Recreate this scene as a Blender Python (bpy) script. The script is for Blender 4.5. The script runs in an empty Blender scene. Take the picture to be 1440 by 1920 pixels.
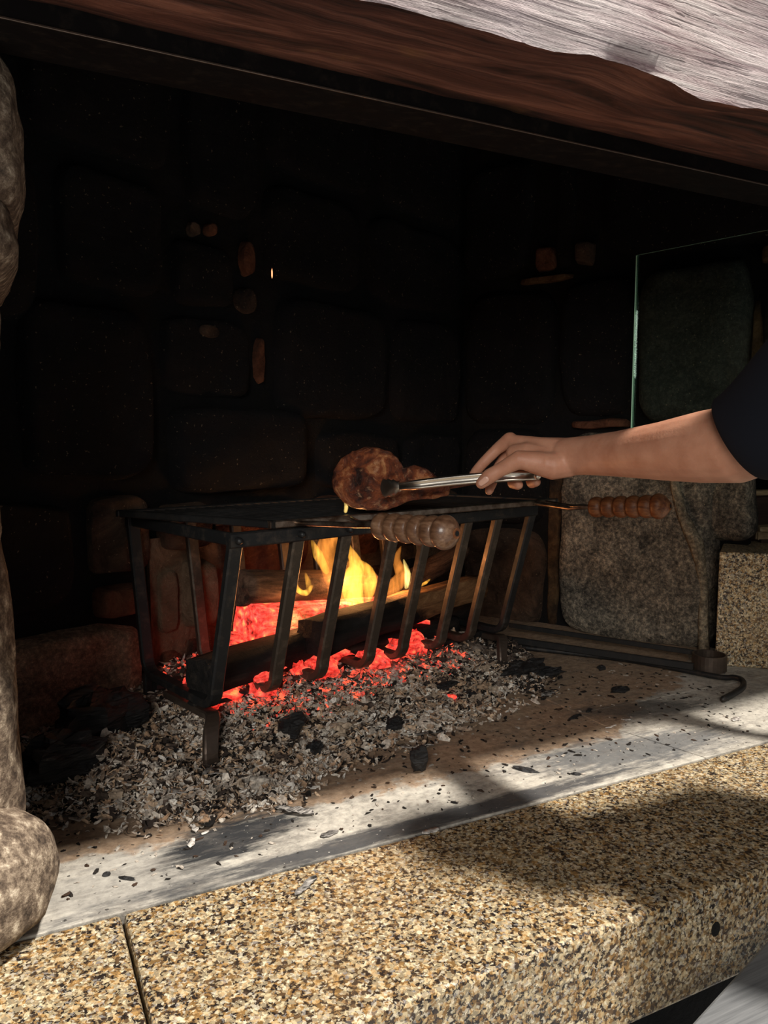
import bpy, bmesh, math, random
from mathutils import Vector, Matrix, noise
PI = math.pi
S = bpy.context.scene
COL = S.collection

# ---------------------------------------------------------------- camera, world, sun, exposure
cd = bpy.data.cameras.new('camera'); cam = bpy.data.objects.new('camera', cd); COL.objects.link(cam)
cd.sensor_fit = 'VERTICAL'; cd.sensor_height = 36; cd.lens = 27; cd.clip_start = 0.02; cd.clip_end = 60
cam.location = (0, 0, 0.53)
cam.rotation_euler = (math.radians(90) - math.atan(140 / 1440), 0, -math.radians(26.7))
S.camera = cam

W = bpy.data.worlds.new('world'); S.world = W; W.use_nodes = True
W.node_tree.nodes['Background'].inputs[0].default_value = (0.95, 0.97, 1.0, 1)
W.node_tree.nodes['Background'].inputs[1].default_value = 0.14

sd = bpy.data.lights.new('sun', 'SUN'); sun = bpy.data.objects.new('sun', sd); COL.objects.link(sun)
sd.energy = 6.8; sd.angle = math.radians(4.0); sd.color = (1.0, 0.93, 0.84)
sun.rotation_euler = Vector((-0.31, 0.40, -1.0)).to_track_quat('-Z', 'Y').to_euler()
sun.location = (0.5, -1, 3)

ad = bpy.data.lights.new('area_fill', 'AREA'); al = bpy.data.objects.new('area_fill', ad); COL.objects.link(al)  # added soft fill from behind the camera at left, no window modelled
ad.shape = 'RECTANGLE'; ad.size = 1.3; ad.size_y = 1.2; ad.energy = 76; ad.color = (1.0, 0.95, 0.88)
al.location = (-1.5, -2.0, 1.55)
al.rotation_euler = (Vector((0.9, 0.9, 0.4)) - al.location).to_track_quat('-Z', 'Y').to_euler()

S.view_settings.view_transform = 'Standard'; S.view_settings.look = 'None'
S.view_settings.gamma = 1; S.view_settings.use_curve_mapping = False
S.view_settings.exposure = 0.0

# ---------------------------------------------------------------- helpers
def smooth(a, b, x):
    t = max(0.0, min(1.0, (x - a) / (b - a))); return t * t * (3 - 2 * t)
def nz(x, y, z=0.0): return noise.noise(Vector((x, y, z)))
def fbm(x, y, z=0.0): return nz(x, y, z) + 0.5 * nz(2.1 * x, 2.1 * y, 2.1 * z + 7) + 0.25 * nz(4.3 * x, 4.3 * y, 4.3 * z + 3)

class M:
    def __init__(s): s.v = []; s.f = []; s.c = []; s.mi = []
    def add(s, vs, fs, col=None, mi=0):
        b = len(s.v); s.v += [tuple(p) for p in vs]
        for f in fs: s.f.append(tuple(i + b for i in f)); s.c.append(col); s.mi.append(mi)
        return s
    def box(s, c, d, R=None):
        vs = [Vector((x * d[0] / 2, y * d[1] / 2, z * d[2] / 2)) for x in (-1, 1) for y in (-1, 1) for z in (-1, 1)]
        if R is not None: vs = [R @ p for p in vs]
        vs = [p + Vector(c) for p in vs]
        return s.add(vs, [(0, 1, 3, 2), (4, 6, 7, 5), (0, 4, 5, 1), (2, 3, 7, 6), (0, 2, 6, 4), (1, 5, 7, 3)])
    def prism(s, poly, z0, z1):
        n = len(poly)
        vs = [(p[0], p[1], z0) for p in poly] + [(p[0], p[1], z1) for p in poly]
        fs = [tuple(reversed(range(n))), tuple(range(n, 2 * n))] + [(i, (i + 1) % n, n + (i + 1) % n, n + i) for i in range(n)]
        return s.add(vs, fs)
    def tube(s, pts, rad, seg=10, cap=True, squash=None, caprings=3):
        P = [Vector(p) for p in pts]; R = [rad] * len(P) if isinstance(rad, (int, float)) else list(rad)
        if cap:   # rounded ends
            a = (P[0] - P[1]).normalized(); b = (P[-1] - P[-2]).normalized()
            p0, r0, p1, r1 = P[0], R[0], P[-1], R[-1]
            pre = [(p0 + a * r0 * math.sin(t), r0 * math.cos(t)) for t in [PI / 2 * 0.97, PI / 3, PI / 6][:caprings]]
            post = [(p1 + b * r1 * math.sin(t), r1 * math.cos(t)) for t in [PI / 6, PI / 3, PI / 2 * 0.97]]
            P = [q[0] for q in pre] + P + [q[0] for q in post]; R = [q[1] for q in pre] + R + [q[1] for q in post]
        n = len(P); T = []
        for i in range(n):
            t = P[min(i + 1, n - 1)] - P[max(i - 1, 0)]; T.append(t.normalized())
        up = Vector((0, 0, 1)) if squash is None else Vector(squash[0])
        if abs(T[0].dot(up)) > 0.93: up = Vector((0, 1, 0))
        N = (up - T[0] * up.dot(T[0])).normalized(); vs = []
        for i in range(n):
            N = (N - T[i] * N.dot(T[i]))
            if N.length < 1e-5: N = T[i].orthogonal()
            N.normalize(); B = T[i].cross(N); k = 1.0 if squash is None else squash[1]
            for j in range(seg):
                a = 2 * PI * j / seg
                vs.append(P[i] + N * (R[i] * k * math.cos(a)) + B * (R[i] * math.sin(a)))
        fs = []
        for i in range(n - 1):
            for j in range(seg):
                k = (j + 1) % seg; fs.append((i * seg + j, i * seg + k, (i + 1) * seg + k, (i + 1) * seg + j))
        fs.append(tuple(reversed(range(seg)))); fs.append(tuple(range((n - 1) * seg, n * seg)))
        return s.add(vs, fs)
    def strap(s, pts, wdir, w, t):
        P = [Vector(p) for p in pts]; wd = Vector(wdir).normalized(); n = len(P); vs = []; c = min(w, t) * 0.18
        for i in range(n):
            T = (P[min(i + 1, n - 1)] - P[max(i - 1, 0)]).normalized(); W_ = (wd - T * wd.dot(T)).normalized(); Nn = T.cross(W_)
            for a, b in ((-w/2+c, -t/2), (w/2-c, -t/2), (w/2, -t/2+c), (w/2, t/2-c), (w/2-c, t/2), (-w/2+c, t/2), (-w/2, t/2-c), (-w/2, -t/2+c)):
                vs.append(P[i] + W_ * a + Nn * b)
        fs = []
        for i in range(n - 1):
            for j in range(8):
                k = (j + 1) % 8; fs.append((i * 8 + j, i * 8 + k, (i + 1) * 8 + k, (i + 1) * 8 + j))
        fs.append(tuple(reversed(range(8)))); fs.append(tuple(range((n - 1) * 8, n * 8)))
        return s.add(vs, fs)

def build(name, m, material, parent=None, sm=False, props=None, loc=None):
    me = bpy.data.meshes.new(name)
    base = Vector((0, 0, 0))
    if parent is not None:
        p = parent
        while p is not None: base += p.location; p = p.parent
    if loc is not None: base = Vector(loc)
    me.from_pydata([tuple(Vector(p) - base) for p in m.v], [], m.f)
    mats = material if isinstance(material, (list, tuple)) else [material]
    for x in mats: me.materials.append(x)
    if len(mats) > 1: me.polygons.foreach_set('material_index', m.mi)
    if any(c is not None for c in m.c):
        at = me.color_attributes.new('Col', 'FLOAT_COLOR', 'CORNER'); buf = []
        for f, c in zip(m.f, m.c):
            c = c or (1, 1, 1); buf += [c[0], c[1], c[2], 1.0] * len(f)
        at.data.foreach_set('color', buf)
    if sm: me.polygons.foreach_set('use_smooth', [True] * len(me.polygons))
    me.update()
    bm = bmesh.new(); bm.from_mesh(me); bmesh.ops.recalc_face_normals(bm, faces=bm.faces); bm.to_mesh(me); bm.free()
    if sm: me.polygons.foreach_set('use_smooth', [True] * len(me.polygons))
    o = bpy.data.objects.new(name, me); COL.objects.link(o)
    if parent is not None: o.parent = parent
    if loc is not None: o.location = loc
    for k, v in (props or {}).items(): o[k] = v
    return o
def thing(name, label, cat, loc, group=None):
    o = bpy.data.objects.new(name, None); COL.objects.link(o); o.location = loc; o['label'] = label; o['category'] = cat
    if group: o['group'] = group
    return o
def tag(o, label, cat, group=None, kind=None):
    o['label'] = label; o['category'] = cat
    if group: o['group'] = group
    if kind: o['kind'] = kind
    return o
def bev(o, w, seg=2):
    b = o.modifiers.new('bevel', 'BEVEL'); b.width = w; b.segments = seg; b.limit_method = 'ANGLE'; b.angle_limit = 0.6
    return o
def struct(name, loc=(0, 0, 0)):
    o = bpy.data.objects.new(name, None); COL.objects.link(o); o.location = loc; o['kind'] = 'structure'; return o

def spline(pts, k=6):
    P = [Vector(p) for p in pts]; out = []
    for i in range(len(P) - 1):
        a, b, c, d = P[max(i - 1, 0)], P[i], P[i + 1], P[min(i + 2, len(P) - 1)]
        for j in range(k):
            t = j / k; out.append(0.5 * ((2 * b) + (c - a) * t + (2 * a - 5 * b + 4 * c - d) * t * t + (3 * b - a - 3 * c + d) * t ** 3))
    return out + [P[-1]]

# ---------------------------------------------------------------- materials
class NT:
    def __init__(s, name):
        s.m = bpy.data.materials.new(name); s.m.use_nodes = True; s.t = s.m.node_tree; s.t.nodes.clear()
        s.out = s.t.nodes.new('ShaderNodeOutputMaterial')
    def n(s, ty, props=None, **inp):
        x = s.t.nodes.new('ShaderNode' + ty)
        for k, v in (props or {}).items(): setattr(x, k, v)
        for k, v in inp.items():
            key = k.replace('_', ' ')
            sock = None
            if key.startswith('i') and key[1:].isdigit(): sock = x.inputs[int(key[1:])]
            else: sock = x.inputs[key]
            if isinstance(v, bpy.types.NodeSocket): s.t.links.new(v, sock)
            else: sock.default_value = v
        return x
    def pos(s, scale=(1, 1, 1), rot=(0, 0, 0), obj=False):
        if obj: src = s.n('TexCoord').outputs['Object']
        else: src = s.n('NewGeometry').outputs['Position']
        return s.n('Mapping', Vector=src, Scale=scale, Rotation=rot).outputs[0]
    def noise(s, vec, scale, detail=5, rough=0.6, dist=0.0):
        return s.n('TexNoise', Vector=vec, Scale=scale, Detail=detail, Roughness=rough, Distortion=dist).outputs[0]
    def vor(s, vec, scale, feature='F1', out='Distance', rand=1.0):
        return s.n('TexVoronoi', {'feature': feature}, Vector=vec, Scale=scale, Randomness=rand).outputs[out]
    def ramp(s, fac, stops, interp='LINEAR'):
        x = s.n('ValToRGB', Fac=fac); r = x.color_ramp; r.interpolation = interp
        while len(r.elements) > 1: r.elements.remove(r.elements[-1])
        for i, (p, c) in enumerate(stops):
            if isinstance(c, (int, float)): c = (c, c, c)
            e = r.elements[0] if i == 0 else r.elements.new(p)
            e.position = p; e.color = (c[0], c[1], c[2], 1)
        return x.outputs[0]
    def mix(s, f, a, b, mode='MIX'):
        x = s.n('Mix', {'data_type': 'RGBA', 'blend_type': mode})
        for i, v in ((0, f), (6, a), (7, b)):
            if isinstance(v, bpy.types.NodeSocket): s.t.links.new(v, x.inputs[i])
            else: x.inputs[i].default_value = v if i == 0 or len(v) == 4 else (v[0], v[1], v[2], 1)
        return x.outputs[2]
    def math(s, op, a, b=0.0, clamp=False):
        x = s.n('Math', {'operation': op, 'use_clamp': clamp}, i0=a, i1=b); return x.outputs[0]
    def sep(s, vec, i): return s.n('SeparateXYZ', Vector=vec).outputs[i]
    def done(s, color, rough=0.8, metal=0.0, bump=None, bs=0.5, bd=0.002, spec=0.5, **kw):
        b = s.n('BsdfPrincipled'); 
        for k, v in (('Base Color', color), ('Roughness', rough), ('Metallic', metal), ('Specular IOR Level', spec)) + tuple((k.replace('_', ' '), v) for k, v in kw.items()):
            if isinstance(v, bpy.types.NodeSocket): s.t.links.new(v, b.inputs[k])
            else: b.inputs[k].default_value = (v[0], v[1], v[2], 1) if isinstance(v, tuple) and len(v) == 3 and b.inputs[k].type == 'RGBA' else v
        if bump is not None:
            bp = s.n('Bump', Height=bump, Strength=bs, Distance=bd); s.t.links.new(bp.outputs[0], b.inputs['Normal'])
        s.t.links.new(b.outputs[0], s.out.inputs[0]); return s.m

def m_soot(name, low, high, specks=0.0, patch=0.5, grit=0.0):
    t = NT(name); p = t.pos()
    n1 = t.noise(p, 5, 7, 0.65); n2 = t.noise(p, 38, 6, 0.7); n3 = t.noise(p, 16, 8, 0.75, 0.6)
    base = t.mix(t.ramp(n3, [(0.38, 0), (0.72, 1)]), low, high)
    soot = t.mix(t.ramp(n1, [(patch - 0.08, 0), (patch + 0.1, 1)]), (0.006, 0.006, 0.007), base)
    g_ = t.noise(p, 110, 8, 0.8)
    if grit > 0: soot = t.mix(grit, soot, t.ramp(g_, [(0.36, (0.25, 0.25, 0.25)), (0.5, (0.9, 0.9, 0.9)), (0.64, (2.4, 2.3, 2.1))]), 'MULTIPLY')
    sp = t.ramp(t.noise(p, 150, 2, 0.5), [(0.69, 0), (0.73, specks)])
    c = t.mix(sp, soot, (0.40, 0.32, 0.22))
    h = t.math('ADD', n1, t.math('ADD', t.math('MULTIPLY', n3, 0.8), t.math('MULTIPLY', n2, 0.5)))
    return t.done(c, 0.9, bump=h, bs=0.9, bd=0.02, spec=0.2)
soot_black = m_soot('soot_black', (0.005, 0.005, 0.006), (0.013, 0.011, 0.0105), 0.35, 0.5)
soot_brown = m_soot('soot_brown', (0.035, 0.023, 0.016), (0.13, 0.082, 0.055), 0.4, 0.40)
stone_red = m_soot('scorched_red_stone', (0.06, 0.022, 0.012), (0.21, 0.09, 0.05), 0.15, 0.36)
ridge_mat = m_soot('pale_mortar_ridge', (0.16, 0.125, 0.085), (0.50, 0.43, 0.31), 0.6, 0.32, 0.8)
hearth_brown = m_soot('daylit_brown_stone', (0.17, 0.12, 0.08), (0.44, 0.32, 0.22), 0.3, 0.32, 0.6)  # lightened to stand in for daylight on the lower left stone
stone_tan = m_soot('scorched_tan_stone', (0.10, 0.065, 0.04), (0.25, 0.17, 0.11), 0.3, 0.33)
stone_slate = m_soot('slate_grey_stone', (0.030, 0.034, 0.030), (0.062, 0.065, 0.056), 0.35, 0.30, 0.5)
stone_right = m_soot('greyish_brown_stone', (0.075, 0.068, 0.058), (0.36, 0.31, 0.24), 0.9, 0.34, 1.0)
mortar_black = m_soot('sooty_mortar', (0.004, 0.004, 0.004), (0.012, 0.010, 0.008), 0.05, 0.5)
mortar_orange = m_soot('orange_mortar', (0.06, 0.03, 0.014), (0.20, 0.12, 0.055), 0.2, 0.46)

t = NT('pale_boulder_stone'); p = t.pos()
n1 = t.noise(p, 9, 6, 0.6); n2 = t.noise(p, 55, 8, 0.75); n3 = t.noise(t.pos(scale=(1, 1, 2.2)), 140, 4, 0.7)
c = t.ramp(n2, [(0.36, (0.035, 0.025, 0.019)), (0.47, (0.13, 0.095, 0.068)), (0.56, (0.30, 0.235, 0.17)), (0.66, (0.66, 0.57, 0.44))])
c = t.mix(t.ramp(n1, [(0.42, 0), (0.62, 0.75)]), c, t.mix(0.6, c, (0.10, 0.065, 0.045)))
pillar_mat = t.done(c, 0.85, bump=t.math('ADD', n2, t.math('MULTIPLY', n3, 0.4)), bs=0.7, bd=0.006, spec=0.25)

def m_granite(name, dark=1.0, sc=1.0):
    t = NT(name); p = t.pos(); sc *= 1.35
    w = t.n('TexNoise', Vector=p, Scale=150.0 * sc, Detail=3.0)
    v = t.n('VectorMath', {'operation': 'MULTIPLY_ADD'}, i0=w.outputs['Color'], i1=(0.008, 0.008, 0.008), i2=p).outputs[0]
    a = t.n('SeparateColor', Color=t.vor(v, 205 * sc, out='Color')).outputs[0]
    b = t.n('SeparateColor', Color=t.vor(v, 120 * sc, out='Color')).outputs[1]
    d = dark
    c1 = t.ramp(a, [(0, (0.014*d, 0.010*d, 0.009*d)), (0.36, (0.13*d, 0.075*d, 0.032*d)), (0.50, (0.36*d, 0.22*d, 0.09*d)), (0.64, (0.52*d, 0.42*d, 0.25*d)), (0.83, (0.70*d, 0.63*d, 0.48*d)), (0.94, (0.30*d, 0.28*d, 0.26*d))], 'CONSTANT')
    c2 = t.ramp(b, [(0, (0.022*d, 0.016*d, 0.013*d)), (0.36, (0.46*d, 0.26*d, 0.085*d)), (0.54, (0.66*d, 0.54*d, 0.34*d)), (0.82, (0.09*d, 0.06*d, 0.04*d))], 'CONSTANT')
    c = t.mix(0.38, c1, c2)
    c = t.mix(t.ramp(t.noise(p, 6, 4), [(0.5, 0), (0.75, 0.25)]), c, (0.35*d, 0.22*d, 0.10*d))
    return t.done(c, 0.42, bump=a, bs=0.10, bd=0.001, spec=0.4)
granite = m_granite('speckled_yellow_granite', 0.86, 1.22); granite_rough = m_granite('rough_grey_granite', 1.15, 1.3)

# hearth paving: concrete, warm bounce painted as brown further in, soot smears
t = NT('hearth_concrete'); p = t.pos()
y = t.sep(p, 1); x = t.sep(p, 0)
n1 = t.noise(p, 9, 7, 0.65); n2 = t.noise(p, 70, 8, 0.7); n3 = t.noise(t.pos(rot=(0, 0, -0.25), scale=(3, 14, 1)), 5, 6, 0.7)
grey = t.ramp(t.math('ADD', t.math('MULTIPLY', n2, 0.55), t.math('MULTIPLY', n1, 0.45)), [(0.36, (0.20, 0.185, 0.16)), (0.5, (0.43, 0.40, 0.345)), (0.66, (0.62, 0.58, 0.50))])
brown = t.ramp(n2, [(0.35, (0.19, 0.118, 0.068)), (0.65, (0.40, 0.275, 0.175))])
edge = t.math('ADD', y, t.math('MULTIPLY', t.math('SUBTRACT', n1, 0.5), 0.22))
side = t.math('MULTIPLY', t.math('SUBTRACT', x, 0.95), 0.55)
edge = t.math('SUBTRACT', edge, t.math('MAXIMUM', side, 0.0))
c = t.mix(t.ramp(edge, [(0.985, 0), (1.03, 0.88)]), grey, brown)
# soot smears (front left, and along the joint), with painted shade patches
def blob(cx, cy, rx, ry, a=0.0):
    v = t.n('VectorMath', {'operation': 'SUBTRACT'}, i0=p, i1=(cx, cy, 0)).outputs[0]
    v = t.n('Mapping', {'vector_type': 'TEXTURE'}, Vector=v, Rotation=(0, 0, a), Scale=(rx, ry, 1)).outputs[0]
    l = t.n('VectorMath', {'operation': 'LENGTH'}, i0=v).outputs[1]
    l = t.math('ADD', l, t.math('MULTIPLY', t.math('SUBTRACT', n3, 0.5), 1.5))
    return t.ramp(l, [(0.55, 1), (1.0, 0)])
c = t.mix(t.math('MULTIPLY', blob(0.13, 0.92, 0.16, 0.08, 0.1), 0.45), c, (0.16, 0.16, 0.155))  # painted grey where the left end of the strip is out of the sun
c = t.mix(blob(0.262, 0.963, 0.13, 0.06, 0.25), c, (0.022, 0.023, 0.025))
c = t.mix(t.math('MULTIPLY', blob(0.52, 0.880, 0.52, 0.026, 0.015), 0.92), c, (0.035, 0.037, 0.042))
c = t.mix(t.math('MULTIPLY', blob(0.95, 0.940, 0.27, 0.070, -0.10), 0.8), c, (0.06, 0.066, 0.075))  # forearm shadow painted on the strip as a grey-blue patch
c = t.mix(t.ramp(t.noise(t.pos(rot=(0, 0, -0.2), scale=(1, 2.5, 1)), 16, 7, 0.75), [(0.50, 0), (0.66, 0.6)]), c, (0.11, 0.10, 0.09))
c = t.mix(t.math('MULTIPLY', blob(1.10, 1.08, 0.18, 0.05, -0.3), 0.7), c, (0.05, 0.05, 0.05))
c = t.mix(t.ramp(t.noise(p, 160, 2, 0.5), [(0.70, 0), (0.74, 0.7)]), c, (0.55, 0.52, 0.47))
c = t.mix(t.ramp(t.noise(p, 120, 2, 0.4), [(0.27, 0.85), (0.31, 0)]), c, (0.02, 0.018, 0.016))
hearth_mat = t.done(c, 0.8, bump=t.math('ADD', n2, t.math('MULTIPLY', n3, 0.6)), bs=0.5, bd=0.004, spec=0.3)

def m_iron(name, col, rough=0.5, metal=0.6, wear=0.35, spec=0.5):
    t = NT(name); p = t.pos(); n1 = t.noise(p, 45, 6, 0.7); n2 = t.noise(p, 12, 3, 0.5)
    c = t.mix(t.ramp(n1, [(0.5, 0), (0.75, wear)]), col, (0.20, 0.15, 0.11))
    return t.done(c, t.ramp(n2, [(0.3, rough - 0.12), (0.7, rough + 0.15)]), metal, bump=n1, bs=0.35, bd=0.002, spec=spec)
iron_black = m_iron('blackened_iron', (0.022, 0.023, 0.024), 0.5, 0.5, 0.3)
iron_hot = m_iron('ashy_worn_iron', (0.07, 0.055, 0.042), 0.48, 0.6, 0.75)
iron_brown = m_iron('rubbed_brown_iron', (0.10, 0.075, 0.06), 0.45, 0.7, 0.5)
iron_soot = m_iron('sooty_grill_iron', (0.012, 0.012, 0.012), 0.6, 0.3, 0.1)
lintel_iron = m_iron('sooty_steel_lintel', (0.006, 0.005, 0.005), 0.75, 0.0, 0.08, 0.12)
t = NT('bright_steel'); steel = t.done((0.70, 0.65, 0.57), 0.30, 1.0, bump=t.noise(t.pos(), 60, 4), bs=0.1, bd=0.001)
t = NT('browned_steel'); n = t.noise(t.pos(), 40, 5); steel_brown = t.done(t.ramp(n, [(0.35, (0.10, 0.06, 0.04)), (0.65, (0.42, 0.34, 0.27))]), 0.3, 0.9, bump=n, bs=0.2, bd=0.002)
t = NT('brushed_counter_steel'); n = t.noise(t.pos(scale=(1, 30, 1), rot=(0, 0, 0.5)), 10, 5); counter_mat = t.done(t.ramp(n, [(0.3, (0.20, 0.21, 0.22)), (0.7, (0.36, 0.37, 0.38))]), 0.45, 0.6, bump=n, bs=0.15, bd=0.001)

def m_wood(name, cols, scale=(4, 60, 60), sc=1.0, rot=(0, 0, 0), rough=0.65, obj=True, bs=0.6, bd=0.004, spec=0.4, coat=0.0):
    t = NT(name); p = t.pos(scale=scale, rot=rot, obj=obj)
    n = t.noise(p, sc, 7, 0.65, 0.8); n2 = t.noise(p, sc * 3.1, 4, 0.6)
    f = t.math('ADD', t.math('MULTIPLY', n, 0.7), t.math('MULTIPLY', n2, 0.3))
    c = t.ramp(f, [(0.34 + 0.32 * i / (len(cols) - 1), k) for i, k in enumerate(cols)])
    return t.done(c, rough, bump=f, bs=bs, bd=bd, spec=spec, Coat_Weight=coat)
handle_wood = m_wood('turned_handle_wood', [(0.07, 0.022, 0.009), (0.19, 0.065, 0.024), (0.33, 0.14, 0.055)], (1, 8, 8), 14, rough=0.42, bs=0.15)
handle_pale = m_wood('worn_handle_wood', [(0.07, 0.032, 0.017), (0.16, 0.080, 0.043), (0.30, 0.18, 0.11)], (1, 5, 5), 14, rough=0.36, bs=0.1, coat=0.3)
dark_board = m_wood('dark_board_wood', [(0.012, 0.007, 0.005), (0.045, 0.022, 0.014), (0.07, 0.035, 0.02)], (3, 40, 40), 1.0, obj=False)
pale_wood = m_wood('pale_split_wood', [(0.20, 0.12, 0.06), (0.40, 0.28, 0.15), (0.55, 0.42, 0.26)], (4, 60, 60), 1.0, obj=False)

# weathered beam: silver-violet front, dark red-brown below (its own finishes on the two faces)
t = NT('weathered_beam_front'); p = t.pos(scale=(2.2, 30, 30), rot=(0, 0.05, 0))
n = t.noise(p, 1.6, 8, 0.7, 0.35); n2 = t.noise(t.pos(scale=(1.5, 90, 90)), 2.2, 5, 0.7, 0.6); n3 = t.noise(t.pos(), 4, 3)
c = t.ramp(n, [(0.33, (0.035, 0.018, 0.02)), (0.40, (0.26, 0.17, 0.18)), (0.47, (0.52, 0.42, 0.42)), (0.66, (0.76, 0.70, 0.68))])
c = t.mix(t.ramp(n2, [(0.41, 0.9), (0.46, 0)]), c, (0.06, 0.032, 0.035))
c = t.mix(t.ramp(n3, [(0.45, 0), (0.7, 0.35)]), c, (0.60, 0.52, 0.56))
beam_front = t.done(c, 0.62, bump=t.math('ADD', n, t.math('MULTIPLY', n2, 0.8)), bs=1.0, bd=0.014, spec=0.35)
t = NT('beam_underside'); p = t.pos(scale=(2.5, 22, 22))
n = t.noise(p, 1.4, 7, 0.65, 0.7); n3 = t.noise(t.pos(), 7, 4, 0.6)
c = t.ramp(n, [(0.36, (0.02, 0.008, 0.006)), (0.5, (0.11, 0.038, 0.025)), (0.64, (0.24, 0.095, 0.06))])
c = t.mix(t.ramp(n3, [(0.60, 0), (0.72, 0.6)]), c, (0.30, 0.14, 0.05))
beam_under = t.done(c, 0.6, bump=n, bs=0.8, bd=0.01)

t = NT('glass_pane')
gl = t.n('BsdfGlossy', Color=(0.9, 1.0, 0.95, 1), Roughness=0.02); tr = t.n('BsdfTransparent', Color=(0.90, 0.95, 0.92, 1))
fr = t.n('Fresnel', IOR=1.5); mx = t.n('MixShader', Fac=fr.outputs[0], i1=tr.outputs[0], i2=gl.outputs[0])
t.t.links.new(mx.outputs[0], t.out.inputs[0]); glass = t.m
t = NT('green_glass_edge'); glass_edge = t.done((0.42, 0.75, 0.55), 0.2, spec=0.8)

t = NT('skin'); p = t.pos(); n = t.noise(p, 28, 5, 0.6); n2 = t.noise(t.pos(scale=(1, 1, 1)), 260, 4, 0.6)
skin = t.done(t.ramp(n, [(0.3, (0.40, 0.175, 0.105)), (0.7, (0.53, 0.265, 0.17))]), 0.5, bump=t.math('ADD', n2, n), bs=0.25, bd=0.0015, spec=0.4, Subsurface_Weight=0.12, Subsurface_Scale=0.01, Subsurface_Radius=(1.0, 0.3, 0.15))
t = NT('fingernail'); nail = t.done((0.62, 0.36, 0.27), 0.3)
def m_cloth(name, col):
    t = NT(name); n = t.noise(t.pos(), 300, 3); return t.done(col, 0.95, bump=n, bs=0.2, bd=0.001, spec=0.15)
shirt_mat = m_cloth('black_jersey', (0.006, 0.007, 0.011)); trouser_mat = m_cloth('dark_denim', (0.02, 0.024, 0.035)); hair_mat = m_cloth('brown_hair', (0.03, 0.018, 0.01)); shoe_mat = m_cloth('black_shoe', (0.01, 0.01, 0.01))

t = NT('grilled_meat'); p = t.pos(obj=False)
n1 = t.noise(p, 32, 8, 0.7, 0.7); n2 = t.noise(p, 75, 6, 0.7, 0.8); n3 = t.noise(p, 11, 3, 0.5)
c = t.ramp(n1, [(0.36, (0.018, 0.006, 0.004)), (0.45, (0.11, 0.024, 0.009)), (0.55, (0.27, 0.070, 0.022)), (0.66, (0.55, 0.25, 0.10))])
c = t.mix(t.ramp(n2, [(0.56, 0), (0.70, 0.7)]), c, (0.60, 0.36, 0.20)); c = t.mix(t.ramp(n3, [(0.30, 0.7), (0.42, 0)]), c, (0.02, 0.008, 0.005))
meat_mat = t.done(c, 0.36, bump=t.math('ADD', n1, t.math('MULTIPLY', n2, 0.5)), bs=1.0, bd=0.012, spec=0.6)

def m_log(name, bark, glow=0.0, glow_at=0.0, char=None):
    """log materials in the log's own frame: X along the length, -1..1 in generated space is not used"""
    t = NT(name); p = t.pos(obj=True, scale=(5, 30, 30)); q = t.n('TexCoord').outputs['Object']
    n = t.noise(p, 1.8, 8, 0.7, 0.8); n2 = t.noise(q, 45, 5, 0.7); cr = t.vor(t.n('VectorMath', {'operation': 'MULTIPLY_ADD'}, i0=t.n('TexNoise', Vector=q, Scale=60.0).outputs['Color'], i1=(0.02, 0.02, 0.02), i2=t.pos(obj=True, scale=(0.7, 1.3, 1.3))).outputs[0], 42, 'DISTANCE_TO_EDGE')
    c = t.ramp(n, [(0.36, bark[0]), (0.52, bark[1]), (0.68, bark[2])])
    if char is not None:
        xx = t.math('ADD', t.sep(q, 0), t.math('MULTIPLY', t.math('SUBTRACT', n2, 0.5), 0.10))
        zz = t.math('MULTIPLY', t.sep(q, 2), 1.3)
        k = t.ramp(t.math('ADD', t.math('ADD', xx, zz), 0.5), [(0.5 + char - 0.02, 0), (0.5 + char + 0.03, 1)])
        cc = t.ramp(n, [(0.4, (0.004, 0.004, 0.004)), (0.7, (0.018, 0.016, 0.015))]); c = t.mix(k, cc, c)
    kw = {}
    if glow > 0:
        g = t.ramp(t.math('ADD', t.math('MULTIPLY', n2, 0.6), t.math('MULTIPLY', n, 0.4)), [(0.34, 0.03), (0.44, 0.6), (0.58, 1)])
        gc = t.ramp(t.math('ADD', t.math('MULTIPLY', cr, 0.6), t.math('MULTIPLY', n2, 0.7)), [(0.26, (0.12, 0.003, 0.002)), (0.33, (0.75, 0.02, 0.012)), (0.44, (1.0, 0.06, 0.04)), (0.54, (1.0, 0.12, 0.055)), (0.64, (1.0, 0.30, 0.08))])
        kw = dict(Emission_Color=gc, Emission_Strength=t.math('MULTIPLY', g, glow))
    return t.done(c, 0.85, bump=t.math('ADD', n, t.math('MULTIPLY', cr, 4.0) if glow > 0 else n2), bs=0.9, bd=0.006, spec=0.25, **kw)
log_char = m_log('charred_log', [(0.004, 0.004, 0.004), (0.012, 0.010, 0.009), (0.035, 0.028, 0.022)])
log_split = m_log('split_log_wood', [(0.10, 0.045, 0.018), (0.26, 0.13, 0.055), (0.42, 0.24, 0.11)], char=0.0)
log_bark = m_log('brown_bark', [(0.025, 0.013, 0.009), (0.10, 0.055, 0.035), (0.20, 0.12, 0.08)], char=None)
log_glow = m_log('glowing_log', [(0.10, 0.03, 0.02), (0.25, 0.12, 0.10), (0.5, 0.4, 0.36)], glow=1.7)
coal_glow = m_log('glowing_coal', [(0.06, 0.02, 0.015), (0.25, 0.12, 0.10), (0.5, 0.42, 0.38)], glow=1.4)

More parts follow.
